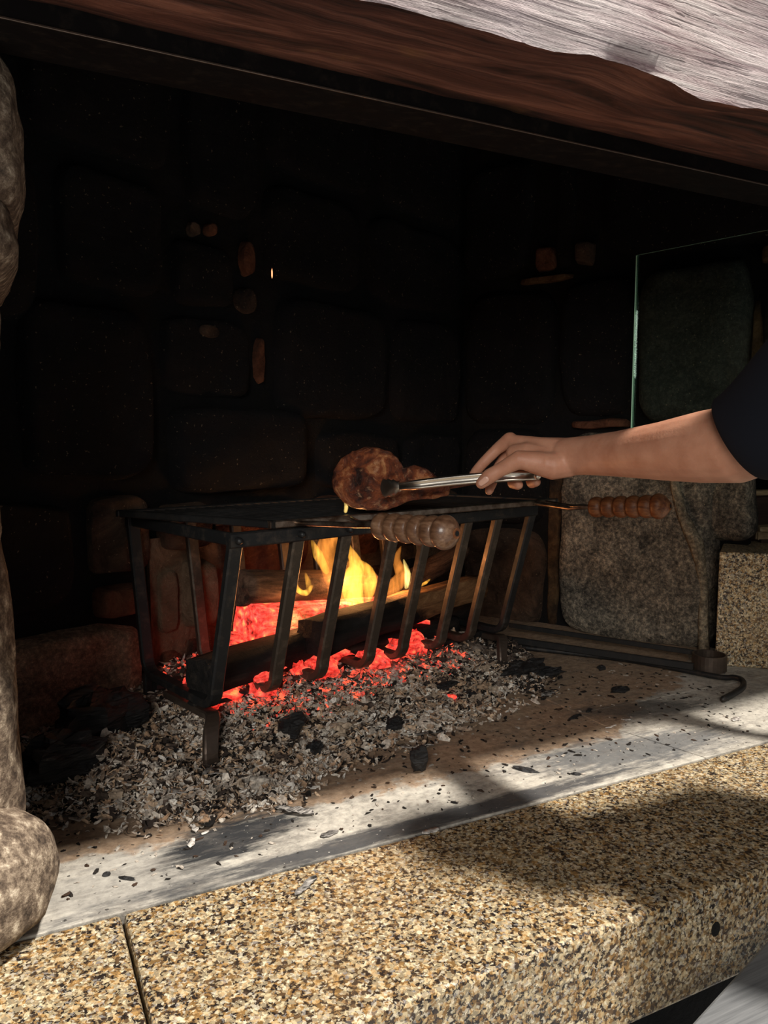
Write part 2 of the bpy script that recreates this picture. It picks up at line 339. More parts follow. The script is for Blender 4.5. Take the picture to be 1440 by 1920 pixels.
t = NT('ash_heap_ash'); p = t.pos(); n = t.noise(p, 60, 7, 0.75, 0.5); n2 = t.noise(p, 14, 4)
ca = t.ramp(n, [(0.35, (0.03, 0.024, 0.02)), (0.5, (0.20, 0.155, 0.125)), (0.64, (0.46, 0.40, 0.34))])
ash_mat = t.done(t.mix(t.ramp(n2, [(0.45, 0), (0.65, 0.6)]), ca, (0.12, 0.075, 0.05)), 0.95, bump=n, bs=1.0, bd=0.01, spec=0.1)
t = NT('ash_flakes'); a = t.n('Attribute', {'attribute_name': 'Col'}).outputs[0]
flake_mat = t.done(t.mix(t.ramp(t.noise(t.pos(), 170, 4), [(0.35, 0.55), (0.6, 0)]), a, (0.03, 0.022, 0.018)), 0.95, spec=0.1)
t = NT('ember_flakes'); n = t.noise(t.pos(), 55, 4, 0.6)
ember_mat = t.done((0.25, 0.12, 0.10), 0.9, Emission_Color=t.ramp(n, [(0.4, (1.0, 0.03, 0.02)), (0.62, (1.0, 0.13, 0.05))]), Emission_Strength=t.ramp(n, [(0.36, 0.06), (0.6, 1.3)]))
t = NT('charcoal'); p = t.pos(obj=True, scale=(1, 1, 4)); n = t.noise(p, 30, 7, 0.7, 0.4); v = t.vor(p, 38, 'DISTANCE_TO_EDGE')
charcoal = t.done(t.ramp(n, [(0.4, (0.005, 0.005, 0.006)), (0.62, (0.025, 0.024, 0.024)), (0.72, (0.20, 0.18, 0.16))]), 0.55, bump=t.math('ADD', n, v), bs=1.0, bd=0.008, spec=0.5)
t = NT('white_ash'); white_ash = t.done(t.ramp(t.noise(t.pos(), 120, 5), [(0.35, (0.15, 0.13, 0.12)), (0.55, (0.62, 0.58, 0.53))]), 0.95, spec=0.1)
t = NT('grey_ash_streaked'); n = t.noise(t.pos(scale=(1, 6, 6), rot=(0, 0, 0.5)), 45, 6); ash_streak = t.done(t.ramp(n, [(0.4, (0.03, 0.028, 0.026)), (0.55, (0.30, 0.28, 0.26)), (0.7, (0.55, 0.52, 0.48))]), 0.9, bump=n, bs=0.8, bd=0.003, spec=0.1)

def m_flame(name, col, k):
    t = NT(name); n = t.noise(t.pos(scale=(1, 1, 0.35)), 60, 2, 0.5, 1.5)
    e = t.n('Emission', Color=(col[0], col[1], col[2], 1), Strength=t.ramp(n, [(0.34, k * 0.22), (0.60, k * 1.1)]) )
    t.t.links.new(e.outputs[0], t.out.inputs['Volume'])
    return t.m
flame_orange = m_flame('flame_orange', (1.0, 0.33, 0.05), 40.0)
flame_yellow = m_flame('flame_yellow', (1.0, 0.45, 0.055), 95.0)
flame_core = m_flame('flame_core', (1.0, 0.68, 0.20), 230.0)

# ================================================================ LARGE STRUCTURE
# room floor below the raised hearth
f = M(); f.box((0.6, -1.0, -0.77), (7, 7, 0.04)); o = build('floor', f, counter_mat, props={'kind': 'structure'})

# hearth paving (slabs with recessed joints)
hearth = struct('hearth_paving', (0.6, 1.3, 0))
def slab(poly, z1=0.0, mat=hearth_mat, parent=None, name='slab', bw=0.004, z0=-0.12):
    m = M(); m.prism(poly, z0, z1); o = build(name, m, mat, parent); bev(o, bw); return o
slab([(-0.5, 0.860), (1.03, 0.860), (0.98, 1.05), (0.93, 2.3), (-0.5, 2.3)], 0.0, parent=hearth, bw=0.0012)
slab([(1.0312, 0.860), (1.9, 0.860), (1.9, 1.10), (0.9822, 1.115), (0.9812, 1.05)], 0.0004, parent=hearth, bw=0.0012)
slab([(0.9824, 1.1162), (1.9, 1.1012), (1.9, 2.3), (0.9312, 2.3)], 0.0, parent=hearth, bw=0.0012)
m = M(); m.box((0.6, 1.6, -0.16), (2.8, 1.5, 0.1)); build('bedding', m, mortar_black, hearth)

kerb = struct('granite_kerb', (0.6, 0.72, 0))
slab([(-0.6, 0.592), (0.099, 0.592), (0.101, 0.856), (-0.6, 0.856)], 0.001, granite, kerb, 'granite_slab', 0.005, -0.127)
slab([(0.1025, 0.592), (1.9, 0.592), (1.9, 0.856), (0.1045, 0.856)], 0.001, granite, kerb, 'granite_slab', 0.005, -0.127)
m = M(); m.box((0.6, 1.35, -0.46), (2.9, 1.3, 0.58)); build('plinth', m, mortar_black, kerb)
# drilled hole in the kerb face: a short dark socket
m = M(); m.tube([(0.739, 0.5915, -0.052), (0.739, 0.600, -0.052)], 0.0075, 12, False, ((0, 0, 1), 1.25)); build('drilled_hole', m, mortar_black, kerb)

# ---- stones
def stone(name, parent, org, du, dn, u0, u1, z0, z1, proud, mat, seed, rnd=5.0, amp=0.012, n=14, back=0.12):
    """a rough stone: bulging displaced face in the frame (du along, z up, dn out)"""
    org = Vector(org); du = Vector(du); dn = Vector(dn); m = M(); vs = []; fs = []
    cu, cz, hu, hz = (u0 + u1) / 2, (z0 + z1) / 2, (u1 - u0) / 2, (z1 - z0) / 2
    for i in range(n + 1):
        for j in range(n + 1):
            a = -1 + 2 * i / n; b = -1 + 2 * j / n
            a = math.copysign(abs(a) ** 0.75, a); b = math.copysign(abs(b) ** 0.75, b)
            r = (abs(a) ** rnd + abs(b) ** rnd) ** (1 / rnd); mx = max(abs(a), abs(b), 1e-6)
            k = mx / max(r, 1e-6)                          # squircle outline
            u = cu + hu * a * (k if r > 0 else 1); z = cz + hz * b * (k if r > 0 else 1)
            wob = 0.010 * fbm(u * 7 + seed, z * 7, seed)
            u += wob * abs(a) ** 3; z += 0.010 * fbm(u * 7, z * 7 + seed, 5) * abs(b) ** 3
            e = max(0.0, 1 - mx ** 11)
            d = proud * (e ** 0.45) + amp * fbm(u * 9 + seed, z * 9, seed) * e + amp * 0.4 * fbm(u * 31, z * 31 + seed, 1) * e
            if mx > 0.999: d = -back * 0.2
            vs.append(org + du * u + dn * d + Vector((0, 0, z)))
    for i in range(n):
        for j in range(n): a = i * (n + 1) + j; fs.append((a, a + 1, a + n + 2, a + n + 1))
    ring = [i * (n + 1) for i in range(n + 1)] + [n * (n + 1) + j for j in range(1, n + 1)] + [i * (n + 1) + n for i in range(n - 1, -1, -1)] + [j for j in range(n - 1, 0, -1)]
    b0 = len(vs)
    for r_ in ring: vs.append(vs[r_] - dn * back)
    L = len(ring)
    for q in range(L): fs.append((ring[q], ring[(q + 1) % L], b0 + (q + 1) % L, b0 + q))
    fs.append(tuple(range(b0, b0 + L)))
    m.add(vs, fs); return build(name, m, mat, parent, sm=True)

CN = Vector((1.25, 1.96, 0)); WB = Vector((0, 1.45, 0))
wu = (CN - WB).normalized(); LW = (CN - WB).length; wn = Vector((wu.y, -wu.x, 0))
ru = Vector((0.47, -0.883, 0)).normalized(); rn = Vector((ru.y, -ru.x, 0))
wb = struct('wall_back', WB)
m = M()
for a, b in ((-0.55, LW + 0.2),):
    m.add([WB + wu * a - wn * 0.004, WB + wu * b - wn * 0.004, WB + wu * b - wn * 0.2, WB + wu * a - wn * 0.2], [])
    q = [WB + wu * a - wn * 0.006, WB + wu * b - wn * 0.006, WB + wu * b - wn * 0.25, WB + wu * a - wn * 0.25]
    m = M(); m.prism([(p_.x, p_.y) for p_ in q], -0.1, 2.0)
build('mortar_bed', m, mortar_black, wb)
m = M(); q = [WB + wu * 0.28 + wn * 0.004, WB + wu * 1.32 + wn * 0.004, WB + wu * 1.32 - wn * 0.1, WB + wu * 0.28 - wn * 0.1]; m.prism([(p_.x, p_.y) for p_ in q], -0.05, 0.33); build('mortar_patch', m, stone_tan, wb)
BR = random.Random(4)
g = 0.006
rows = [  # u0,u1,z0,z1,proud,material
 (-0.30, 0.275, -0.02, 0.185, 0.035, hearth_brown), (0.29, 0.345, -0.02, 0.10, 0.02, stone_red),
 (-0.35, 0.14, 0.215, 0.43, 0.02, soot_black), (0.15, 0.285, 0.26, 0.425, 0.015, soot_brown), (0.16, 0.262, 0.185, 0.25, 0.03, stone_red),
 (0.290, 0.345, 0.12, 0.275, 0.015, stone_tan), (0.345, 0.425, 0.13, 0.285, 0.045, stone_tan), (0.355, 0.40, -0.02, 0.12, 0.02, stone_red),
 (0.405, 0.445, -0.02, 0.12, 0.015, stone_tan), (0.435, 0.52, 0.10, 0.20, 0.012, stone_red), (0.45, 0.52, -0.02, 0.10, 0.01, stone_red),
 (0.44, 0.70, 0.215, 0.39, 0.03, stone_red), (0.53, 0.76, -0.02, 0.205, 0.02, stone_red), (0.295, 0.43, 0.295, 0.40, 0.02, soot_brown),
 (0.71, 0.98, 0.215, 0.39, 0.022, stone_red), (0.77, 1.02, -0.02, 0.205, 0.02, stone_red), (0.99, 1.33, 0.215, 0.39, 0.02, soot_brown), (1.03, 1.33, -0.02, 0.205, 0.02, soot_brown),
 (-0.35, 0.02, 0.44, 0.70, 0.02, soot_black), (0.03, 0.300, 0.44, 0.78, 0.03, soot_black), (0.325, 0.705, 0.405, 0.60, 0.035, soot_black),
 (0.73, 1.05, 0.40, 0.545, 0.022, soot_black), (1.06, 1.33, 0.40, 0.545, 0.02, soot_black),
 (0.315, 0.55, 0.61, 0.78, 0.012, soot_black), (0.60, 1.00, 0.565, 0.86, 0.025, soot_black), (1.01, 1.33, 0.555, 0.86, 0.02, soot_black),
 (0.555, 0.59, 0.64, 0.76, 0.006, stone_red), (0.40, 0.46, 0.73, 0.765, 0.016, soot_brown),
 (-0.35, 0.10, 0.71, 1.02, 0.02, soot_black), (0.11, 0.33, 0.79, 1.02, 0.02, soot_black), (0.34, 0.50, 0.79, 0.93, 0.018, soot_black),
 (0.515, 0.560, 0.87, 0.955, 0.014, stone_red), (0.505, 0.57, 0.79, 0.86, 0.010, soot_brown), (0.43, 0.46, 0.935, 0.972, 0.014, stone_red), (0.385, 0.42, 0.93, 0.965, 0.010, soot_brown),
 (0.58, 0.90, 0.87, 1.10, 0.02, soot_black), (0.91, 1.33, 0.87, 1.10, 0.02, soot_black),
 (-0.35, 0.05, 1.03, 1.35, 0.02, soot_black), (0.06, 0.37, 1.03, 1.35, 0.02, soot_black), (0.38, 0.57, 0.985, 1.35, 0.02, soot_black), (0.58, 0.95, 1.11, 1.4, 0.02, soot_black), (0.96, 1.33, 1.11, 1.4, 0.02, soot_black)]
for i, r in enumerate(rows):
    sm_ = (r[1] - r[0]) < 0.12
    stone('stone', wb, WB, wu, wn, r[0] + g / 2, r[1] - g / 2, r[2] + g / 2, r[3] - g / 2, r[4], r[5], i * 3.7 + 1, 6.0 if not sm_ else (5.0 if r[3] < 0.4 else 2.2), 0.013 if not sm_ else 0.006, 14 if not sm_ else 10)
wr = struct('wall_right', CN)
q = [CN - rn * 0.006 - ru * 0.1, CN - rn * 0.006 + ru * 0.795, CN - rn * 0.045 + ru * 0.795, CN - rn * 0.045 - ru * 0.1]
m = M(); m.prism([(p_.x, p_.y) for p_ in q], -0.1, 2.0); build('mortar_bed', m, mortar_black, wr)
q = [CN - rn * 0.006 + ru * 0.796, CN - rn * 0.006 + ru * 1.3, CN - rn * 0.045 + ru * 1.3, CN - rn * 0.045 + ru * 0.796]
m = M(); m.prism([(p_.x, p_.y) for p_ in q], 0.46, 2.0); build('mortar_bed', m, mortar_black, wr)
rrows = [
 (0.005, 0.335, -0.02, 0.265, 0.02, soot_brown), (0.005, 0.335, 0.275, 0.555, 0.02, soot_black),
 (0.343, 0.378, -0.02, 0.54, 0.004, mortar_orange),
 (0.385, 0.80, -0.02, 0.545, 0.055, stone_right), (0.69, 0.868, 0.27, 0.56, 0.03, stone_right),
 (0.40, 0.57, 0.553, 0.575, 0.02, stone_red),
 (0.005, 0.36, 0.565, 0.945, 0.02, soot_black), (0.37, 0.575, 0.585, 0.955, 0.03, soot_black),
 (0.590, 0.845, 0.565, 0.955, 0.06, stone_slate), (0.847, 0.868, 0.56, 0.86, 0.006, mortar_orange), (0.875, 1.28, 0.565, 0.93, 0.025, stone_slate),
 (0.86, 0.95, 0.935, 0.975, 0.03, mortar_orange), (0.24, 0.40, 0.955, 0.970, 0.02, mortar_orange),
 (0.005, 0.28, 0.985, 1.3, 0.02, soot_black), (0.29, 0.345, 0.985, 1.05, 0.02, stone_red), (0.41, 0.46, 0.985, 1.05, 0.03, soot_brown), (0.47, 1.28, 0.985, 1.3, 0.02, soot_black), (0.35, 0.40, 0.985, 1.3, 0.01, soot_black)]
for i, r in enumerate(rrows):
    r = (r[0] - (0.065 if r[0] > 0.1 else 0), r[1] - 0.065) + r[2:]
    sm_ = min(r[1] - r[0], r[3] - r[2]) < 0.06
    big = r[5] in (stone_right, stone_slate) 
    stone('stone', wr, CN, ru, rn, r[0], r[1], r[2], r[3], r[4], r[5], i * 5.1 + 60, 7.0 if big else 5.0, 0.004 if sm_ else 0.012, 8 if sm_ else 18 if big else 14, 0.04)
# pale mortar ridge down the big right stone
m = M(); pts = []
for (u, z, d) in ((0.695, 0.52, 0.05), (0.70, 0.41, 0.062), (0.72, 0.34, 0.062), (0.755, 0.27, 0.058), (0.765, 0.22, 0.050), (0.775, 0.15, 0.048), (0.775, 0.08, 0.045), (0.78, 0.0, 0.045)):
    pts.append(CN + ru * (u - 0.065) + rn * d + Vector((0, 0, z)))
m.tube(pts, [0.009, 0.011, 0.013, 0.018, 0.013, 0.011, 0.012, 0.014], 8, True); build('mortar_ridge', m, ridge_mat, wr, True)

# left pillar of rough stones
wl = struct('wall_left', (-0.2, 1.0, 0))
def edgeX(z, tab):
    for (z0, x0), (z1, x1) in zip(tab, tab[1:]):
        if z0 <= z <= z1: return x0 + (x1 - x0) * smooth(z0, z1, z)
    return tab[-1][1]
tab = [(-0.1, 0.004), (0.10, 0.004), (0.30, 0.001), (0.42, -0.004), (0.46, -0.008), (0.60, -0.006), (0.70, -0.004), (0.735, 0.014), (0.765, 0.009), (0.785, 0.018), (0.81, 0.022), (0.835, 0.026), (0.92, 0.018), (1.0, 0.012)]
def pstone(z0, z1, seed, y0=0.87):
    m = M(); nzc, na = 14, 30; vs = []
    for i in range(nzc + 1):
        z = z0 + (z1 - z0) * i / nzc; e = min(1.0, min(i, nzc - i) / 1.5); sh = 0.006 * (1 - e)
        for j in range(na):
            a = 2 * PI * j / na; c_, s_ = math.cos(a), math.sin(a)
            px = math.copysign(abs(c_) ** 0.35, c_); py = math.copysign(abs(s_) ** 0.35, s_)
            hx = (edgeX(z, tab) + 0.008 + 0.010 * smooth(0.5, 0.75, z) + 0.45) / 2 - sh; cx = -0.45 + hx + sh
            x_ = cx + px * hx; y_ = y0 + 0.20 + py * (0.20 - sh)
            w_ = 0.006 * fbm(x_ * 20 + seed, y_ * 20, z * 20)
            vs.append((x_ + w_ * c_, y_ + 2 * w_ * s_, z))
    fs = [(i * na + j, i * na + (j + 1) % na, (i + 1) * na + (j + 1) % na, (i + 1) * na + j) for i in range(nzc) for j in range(na)]
    fs += [tuple(reversed(range(na))), tuple(range(nzc * na, (nzc + 1) * na))]
    m.add(vs, fs); build('stone', m, pillar_mat, wl, True)
for i, (a, b) in enumerate(((0.0, 0.40), (0.403, 0.700), (0.703, 0.775), (0.777, 0.925))): pstone(a, b, i * 9.1)
m = M(); m.box((-0.25, 1.36, 0.95), (0.5, 0.36, 2.0)); build('core', m, soot_black, wl)
# rounded boulder at its foot
m = M(); vs = []; A_, B_ = 26, 44
for i in range(A_ + 1):
    th = PI * i / A_
    for j in range(B_):
        ph = 2 * PI * j / B_; st, ct = math.sin(th), math.cos(th)
        x_ = 0.150 * math.copysign(abs(st * math.cos(ph)) ** 0.85, math.cos(ph)); y_ = 0.105 * st * math.sin(ph); z_ = 0.085 * math.copysign(abs(ct) ** 0.9, ct)
        if z_ < -0.03: k = 1 - 0.35 * smooth(0.03, 0.085, -z_); x_ *= k; y_ *= k
        w_ = 1 + 0.05 * fbm(x_ * 12, y_ * 12, z_ * 12)
        vs.append((-0.105 + x_ * w_, 0.885 + y_ * w_, max(0.001, 0.062 + z_ * w_)))
fs = [(i * B_ + j, i * B_ + (j + 1) % B_, (i + 1) * B_ + (j + 1) % B_, (i + 1) * B_ + j) for i in range(A_) for j in range(B_)]
m.add(vs, fs); build('foot_stone', m, pillar_mat, wl, True)

# chimney breast above the beam, side cheeks and hood (enclosing the firebox)
m = M(); m.box((0.7, 0.95, 1.62), (3.6, 0.5, 0.74)); build('wall_front', m, soot_black, props={'kind': 'structure'})
m = M(); m.box((0.7, 1.7, 2.0), (3.6, 2.2, 0.05)); build('ceiling', m, soot_black, props={'kind': 'structure'})
m = M(); m.box((2.25, 1.6, 0.9), (0.1, 2.0, 2.2)); m.box((1.8, 2.55, 0.9), (0.9, 0.1, 2.2)); build('trim_1', m, soot_black, props={'kind': 'structure'})

# granite block with pillar niche at right
bx, by, _ = (1.4748, 1.2155, 0.0000)
fd = Vector((0.75, -0.66, 0)).normalized(); sdv = Vector((0.80, 0.60, 0))
m = M(); c0 = Vector((bx, by, 0)); m.prism([tuple(c_)[:2] for c_ in (c0, c0 + fd * 0.5, c0 + fd * 0.5 + sdv * 0.6, c0 + sdv * 0.6)], 0.0, 0.268)
o = build('granite_block', m, granite_rough, wr); bev(o, 0.004); o['label'] = 'square rough grey granite block at the right end of the hearth'
# dark cavity with a plank, and a ribbed brush on the block
W0_, W1_ = Vector((1.6712, 1.3184, 0.4233)), Vector((1.9093, 1.2986, 0.4113)); W0_.z = W1_.z = 0.326
m = M(); m.strap([W0_, W1_], (0, 0, 1), 0.116, 0.03)
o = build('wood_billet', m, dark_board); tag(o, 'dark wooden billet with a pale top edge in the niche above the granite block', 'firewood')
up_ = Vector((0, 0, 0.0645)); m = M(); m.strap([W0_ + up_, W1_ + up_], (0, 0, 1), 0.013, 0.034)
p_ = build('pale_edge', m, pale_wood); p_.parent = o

# ================================================================ BEAM AND LINTEL
bt = thing('mantel_beam', 'massive weathered oak mantel beam with a silvery front and wavy lower edge', 'beam', (0.6, 0.74, 0.93))
def loz(x):  # lower front edge height, wandering
    return 0.912 + 0.007 * fbm(x * 5, 3.1) + 0.010 * math.exp(-((x - 0.60) / 0.07) ** 2) - 0.006 * math.exp(-((x - 0.72) / 0.06) ** 2) + 0.0015 * nz(x * 45, 2)
NX = 260; xs = [-1.1 + 3.5 * i / NX for i in range(NX + 1)]
vs = []; rowsz = 16
for x_ in xs:
    for k in range(rowsz + 1):
        z_ = loz(x_) + (1.27 - loz(x_)) * (k / rowsz) ** 1.4
        y_ = 0.64 + 0.006 * fbm(x_ * 3, z_ * 30, 2) + 0.0025 * nz(x_ * 4, z_ * 110) + 0.012 * (1 - smooth(0, 2, k)) * abs(nz(x_ * 9, 4)) 
        vs.append((x_, y_, z_))
m = M(); R1 = rowsz + 1
m.add(vs, [(i * R1 + k, (i + 1) * R1 + k, (i + 1) * R1 + k + 1, i * R1 + k + 1) for i in range(NX) for k in range(rowsz)], mi=0)
# underside + back + top
und = []
for x_ in xs:
    z0 = loz(x_); y0 = 0.64 + 0.006 * fbm(x_ * 3, z0 * 30, 2) + 0.0025 * nz(x_ * 4, z0 * 110) + 0.012 * abs(nz(x_ * 9, 4))
    for k in range(9):
        t_ = k / 8; yb = 0.84 + 0.008 * fbm(x_ * 8, 9.0)
        y_ = y0 + (yb - y0) * t_; z_ = z0 + (0.942 - z0) * t_ + (0.004 * fbm(x_ * 4, y_ * 25, 8) if 0 < k < 8 else 0) + 0.004 * math.sin(t_ * PI)
        und.append((x_, y_, z_))
    und.append((x_, 0.86, 1.27)); und.append((x_, 0.641, 1.27))
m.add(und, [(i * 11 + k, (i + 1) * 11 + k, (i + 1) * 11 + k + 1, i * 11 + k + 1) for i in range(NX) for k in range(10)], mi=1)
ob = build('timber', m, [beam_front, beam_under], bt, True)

lp = thing('steel_lintel', 'sooty steel lintel plate running behind the oak beam over the fire opening', 'lintel', (0.6, 0.9, 0.93))
m = M(); m.add([(x_, y_, z_) for x_ in (-0.6, 2.2) for (y_, z_) in ((0.84, 0.921), (0.948, 0.935), (0.948, 0.945), (0.848, 0.931), (0.848, 1.2), (0.84, 1.2))],
    [(0, 1, 7, 6), (1, 2, 8, 7), (2, 3, 9, 8), (3, 4, 10, 9), (4, 5, 11, 10), (5, 0, 6, 11), (5, 4, 3, 2, 1, 0), (6, 7, 8, 9, 10, 11)])
o = build('angle_iron', m, lintel_iron, lp); bev(o, 0.0012, 1)
m = M(); m.strap([(-0.6, 0.8398, 0.9212), (2.2, 0.8398, 0.9212)], (0, 0, 1), 0.0022, 0.0022); build('edge_highlight', m, iron_brown, lp)  # thin brighter strip drawing the highlight along the lintel edge

# ================================================================ GLASS SCREEN
gs = thing('glass_screen', 'clear green-edged glass screen standing before the right wall', 'glass screen', (1.335, 0.70, 0))
G0 = Vector((1.209, 1.232, 0)); gd = Vector((0.261, -0.965, 0)).normalized(); gn = Vector((0.965, 0.261, 0)).normalized()
m = M(); a, b = G0 + gd * 0.0025, G0 + gd * 0.56
q = [a + gn * 0.003, b + gn * 0.003, b - gn * 0.003, a - gn * 0.003]; m.prism([(p_.x, p_.y) for p_ in q], 0.505, 0.9065); build('pane', m, glass, gs)
m = M(); q = [G0 + gn * 0.0028, a + gn * 0.0028, a - gn * 0.0028, G0 - gn * 0.0028]; m.prism([(p_.x, p_.y) for p_ in q], 0.505, 0.9065)
build('edge', m, glass_edge, gs)
m = M(); q = [a + gn * 0.0030, b + gn * 0.0030, b - gn * 0.0030, a - gn * 0.0030]; m.prism([(p_.x, p_.y) for p_ in q], 0.9066, 0.9069)
build('edge', m, glass_edge, gs)
m = M(); e = G0 + gd * 0.585; m.box((e.x, e.y, 0.457), (0.03, 0.03, 0.91)); m.box((e.x, e.y, 0.006), (0.09, 0.09, 0.01)); o = build('post', m, iron_black, gs); bev(o, 0.002)

# ================================================================ ASH HEAP
FR = [(-0.4, 1.12), (0.05, 1.125), (0.13, 1.075), (0.20, 1.03), (0.30, 1.02), (0.36, 1.035), (0.44, 1.10), (0.52, 1.125), (0.60, 1.135), (0.76, 1.19), (0.88, 1.225), (1.0, 1.26), (1.08, 1.33), (1.14, 1.5), (1.2, 1.9)]
def front_y(x_):
    for (x0, y0), (x1, y1) in zip(FR, FR[1:]):
        if x0 <= x_ <= x1: return y0 + (y1 - y0) * (x_ - x0) / (x1 - x0)
    return 3.0
def ash_h(x_, y_):
    d = y_ - front_y(x_) + 0.035 * fbm(x_ * 9, y_ * 9, 1.0)
    if d <= 0: return -0.012
    # ridge following the basket
    s_ = (x_ - 0.302) * 0.966 + (y_ - 1.229) * 0.259; t_ = -((x_ - 0.302) * 0.259 + (y_ - 1.229) * -0.966)
    h = 0.022 * smooth(0, 0.10, d) + 0.060 * smooth(-0.12, 0.12, t_) * smooth(-0.10, 0.12, s_) * (1 - smooth(0.62, 0.88, s_))
    h += 0.012 * fbm(x_ * 13, y_ * 13, 4) * smooth(0, 0.05, d) + 0.006 * fbm(x_ * 45, y_ * 45, 2) * smooth(0, 0.04, d)
    h -= 0.012 * math.exp(-((x_ - 0.285) / 0.06) ** 2 - ((y_ - 1.16) / 0.06) ** 2)
    h += 0.020 * math.exp(-((x_ - 0.14) / 0.1) ** 2 - ((y_ - 1.22) / 0.09) ** 2)
    return max(h, -0.012)
m = M(); gx, gy = 220, 130; vs = []
for i in range(gx + 1):
    for j in range(gy + 1):
        x_ = -0.02 + 1.22 * i / gx; y_ = 0.99 + 0.95 * j / gy; vs.append((x_, y_, ash_h(x_, y_)))
fs = []
for i in range(gx):
    for j in range(gy):
        a = i * (gy + 1) + j; f4 = (a, a + gy + 1, a + gy + 2, a + 1)
        cx_, cy_ = vs[a][0], vs[a][1]
        rel = (Vector((cx_, cy_, 0)) - WB).dot(wn)
        if max(vs[k][2] for k in f4) > -0.011 and rel > -0.01: fs.append(f4)
m.add(vs, fs)
ash = build('ash_heap', m, ash_mat, sm=True); tag(ash, 'grey and tan heap of wood ash under and around the iron fire basket', 'ash', kind='stuff')
# flakes: crumpled bits lying on the heap
rr = random.Random(11)
PAL = [(0.80, 0.73, 0.63), (0.64, 0.55, 0.46), (0.40, 0.30, 0.22), (0.68, 0.50, 0.34), (0.50, 0.33, 0.21), (0.045, 0.035, 0.03), (0.012, 0.012, 0.012), (0.86, 0.82, 0.75)]
WT = [5, 6, 5, 4, 3, 5, 4, 1.5]
fl = M()
def flake(m, c, s_, col, mi=0, R=rr):
    a = R.uniform(0, 2 * PI); L = s_ * R.uniform(0.7, 1.8); w = s_ * R.uniform(0.35, 0.8); tilt = R.uniform(-0.9, 0.9); tilt2 = R.uniform(-0.7, 0.7); curl = R.uniform(-0.5, 0.9) * w
    E_ = Matrix.Rotation(a, 3, 'Z') @ Matrix.Rotation(tilt, 3, 'X') @ Matrix.Rotation(tilt2, 3, 'Y'); vs = []
    for i, u in enumerate((-1, -0.3, 0.4, 1)):
        ww = w * (0.45, 1, 0.9, 0.3)[i] * R.uniform(0.7, 1.2)
        vs.append(Vector(c) + E_ @ Vector((u * L / 2, -ww / 2, curl * (u * u - 0.3)))); vs.append(Vector(c) + E_ @ Vector((u * L / 2, ww / 2, curl * (u * u - 0.3) + R.uniform(-0.2, 0.2) * w)))
    th = Vector((0, 0, -max(0.0007, s_ * 0.08)))
    n_ = len(vs); vs += [v_ + th for v_ in vs]
    fs = [(0, 1, 3, 2), (2, 3, 5, 4), (4, 5, 7, 6), (8, 10, 11, 9), (10, 12, 13, 11), (12, 14, 15, 13), (0, 2, 10, 8), (2, 4, 12, 10), (4, 6, 14, 12), (1, 9, 11, 3), (3, 11, 13, 5), (5, 13, 15, 7), (0, 8, 9, 1), (6, 7, 15, 14)]
    m.add(vs, fs, col, mi)
n_ok = 0
while n_ok < 21000:
    x_ = rr.uniform(-0.02, 1.12); y_ = rr.uniform(1.0, 1.62) if rr.random() < 0.35 else rr.uniform(1.0, 1.36); h = ash_h(x_, y_)
    d = y_ - front_y(x_)
    if h < -0.004:
        if d < -0.05 or d > 0.05 or rr.random() > 0.12: continue
        h = 0.0
    if (Vector((x_, y_, 0)) - WB).dot(wn) < 0.02: continue
    t_ = -((x_ - 0.302) * 0.259 + (y_ - 1.229) * -0.966); s_ = (x_ - 0.302) * 0.966 + (y_ - 1.229) * 0.259
    hot = smooth(-0.055, 0.03, t_) * smooth(0.02, 0.12, s_) * (1 - smooth(0.56, 0.66, s_)) * (0.25 + 0.9 * smooth(-0.15, 0.35, fbm(x_ * 11, y_ * 11, 9)))
    z_ = max(h, 0) + rr.uniform(0.001, 0.007); tone = fbm(x_ * 8, y_ * 8, 30)
    wts = list(WT)
    if tone > 0.15: wts = [2, 3, 4, 5, 5, 6, 5, 0.5]
    if tone < -0.2: wts = [8, 7, 4, 3, 2, 2, 1.5, 3]
    if x_ > 0.95: wts = [2, 2, 3, 1, 1, 8, 10, 2]
    c_ = rr.choices(PAL, wts)[0]; k = rr.uniform(0.75, 1.15); c_ = tuple(v_ * k for v_ in c_)
    flake(fl, (x_, y_, z_), rr.uniform(0.0035, 0.010) if rr.random() < 0.9 else rr.uniform(0.011, 0.020), c_, 1 if rr.random() < hot * 0.55 else 0); n_ok += 1
fo = build('ash_flakes', fl, [flake_mat, ember_mat], ash); fo['kind'] = 'stuff'
# lumps of ash
def lump(m, c, r, seed, sq=0.8, n=7, rough=0.35, flat=0.0, col=None, mi=0, R=None):
    vs = []; A2, B2 = n, n + 3
    for i in range(A2 + 1):
        th = PI * i / A2
        for j in range(B2):
            ph = 2 * PI * j / B2; d_ = Vector((math.sin(th) * math.cos(ph), math.sin(th) * math.sin(ph), math.cos(th)))
            k = 1 + rough * fbm(d_.x * 1.4 + seed, d_.y * 1.4, d_.z * 1.4) + rough * 0.35 * nz(d_.x * 4 + seed, d_.y * 4, d_.z * 4)
            p_ = Vector((d_.x * r[0], d_.y * r[1], d_.z * r[2])) * k
            if R is not None: p_ = R @ p_
            vs.append(Vector(c) + p_)
    m.add(vs, [(i * B2 + j, i * B2 + (j + 1) % B2, (i + 1) * B2 + (j + 1) % B2, (i + 1) * B2 + j) for i in range(A2) for j in range(B2)], col, mi)
lm = M()
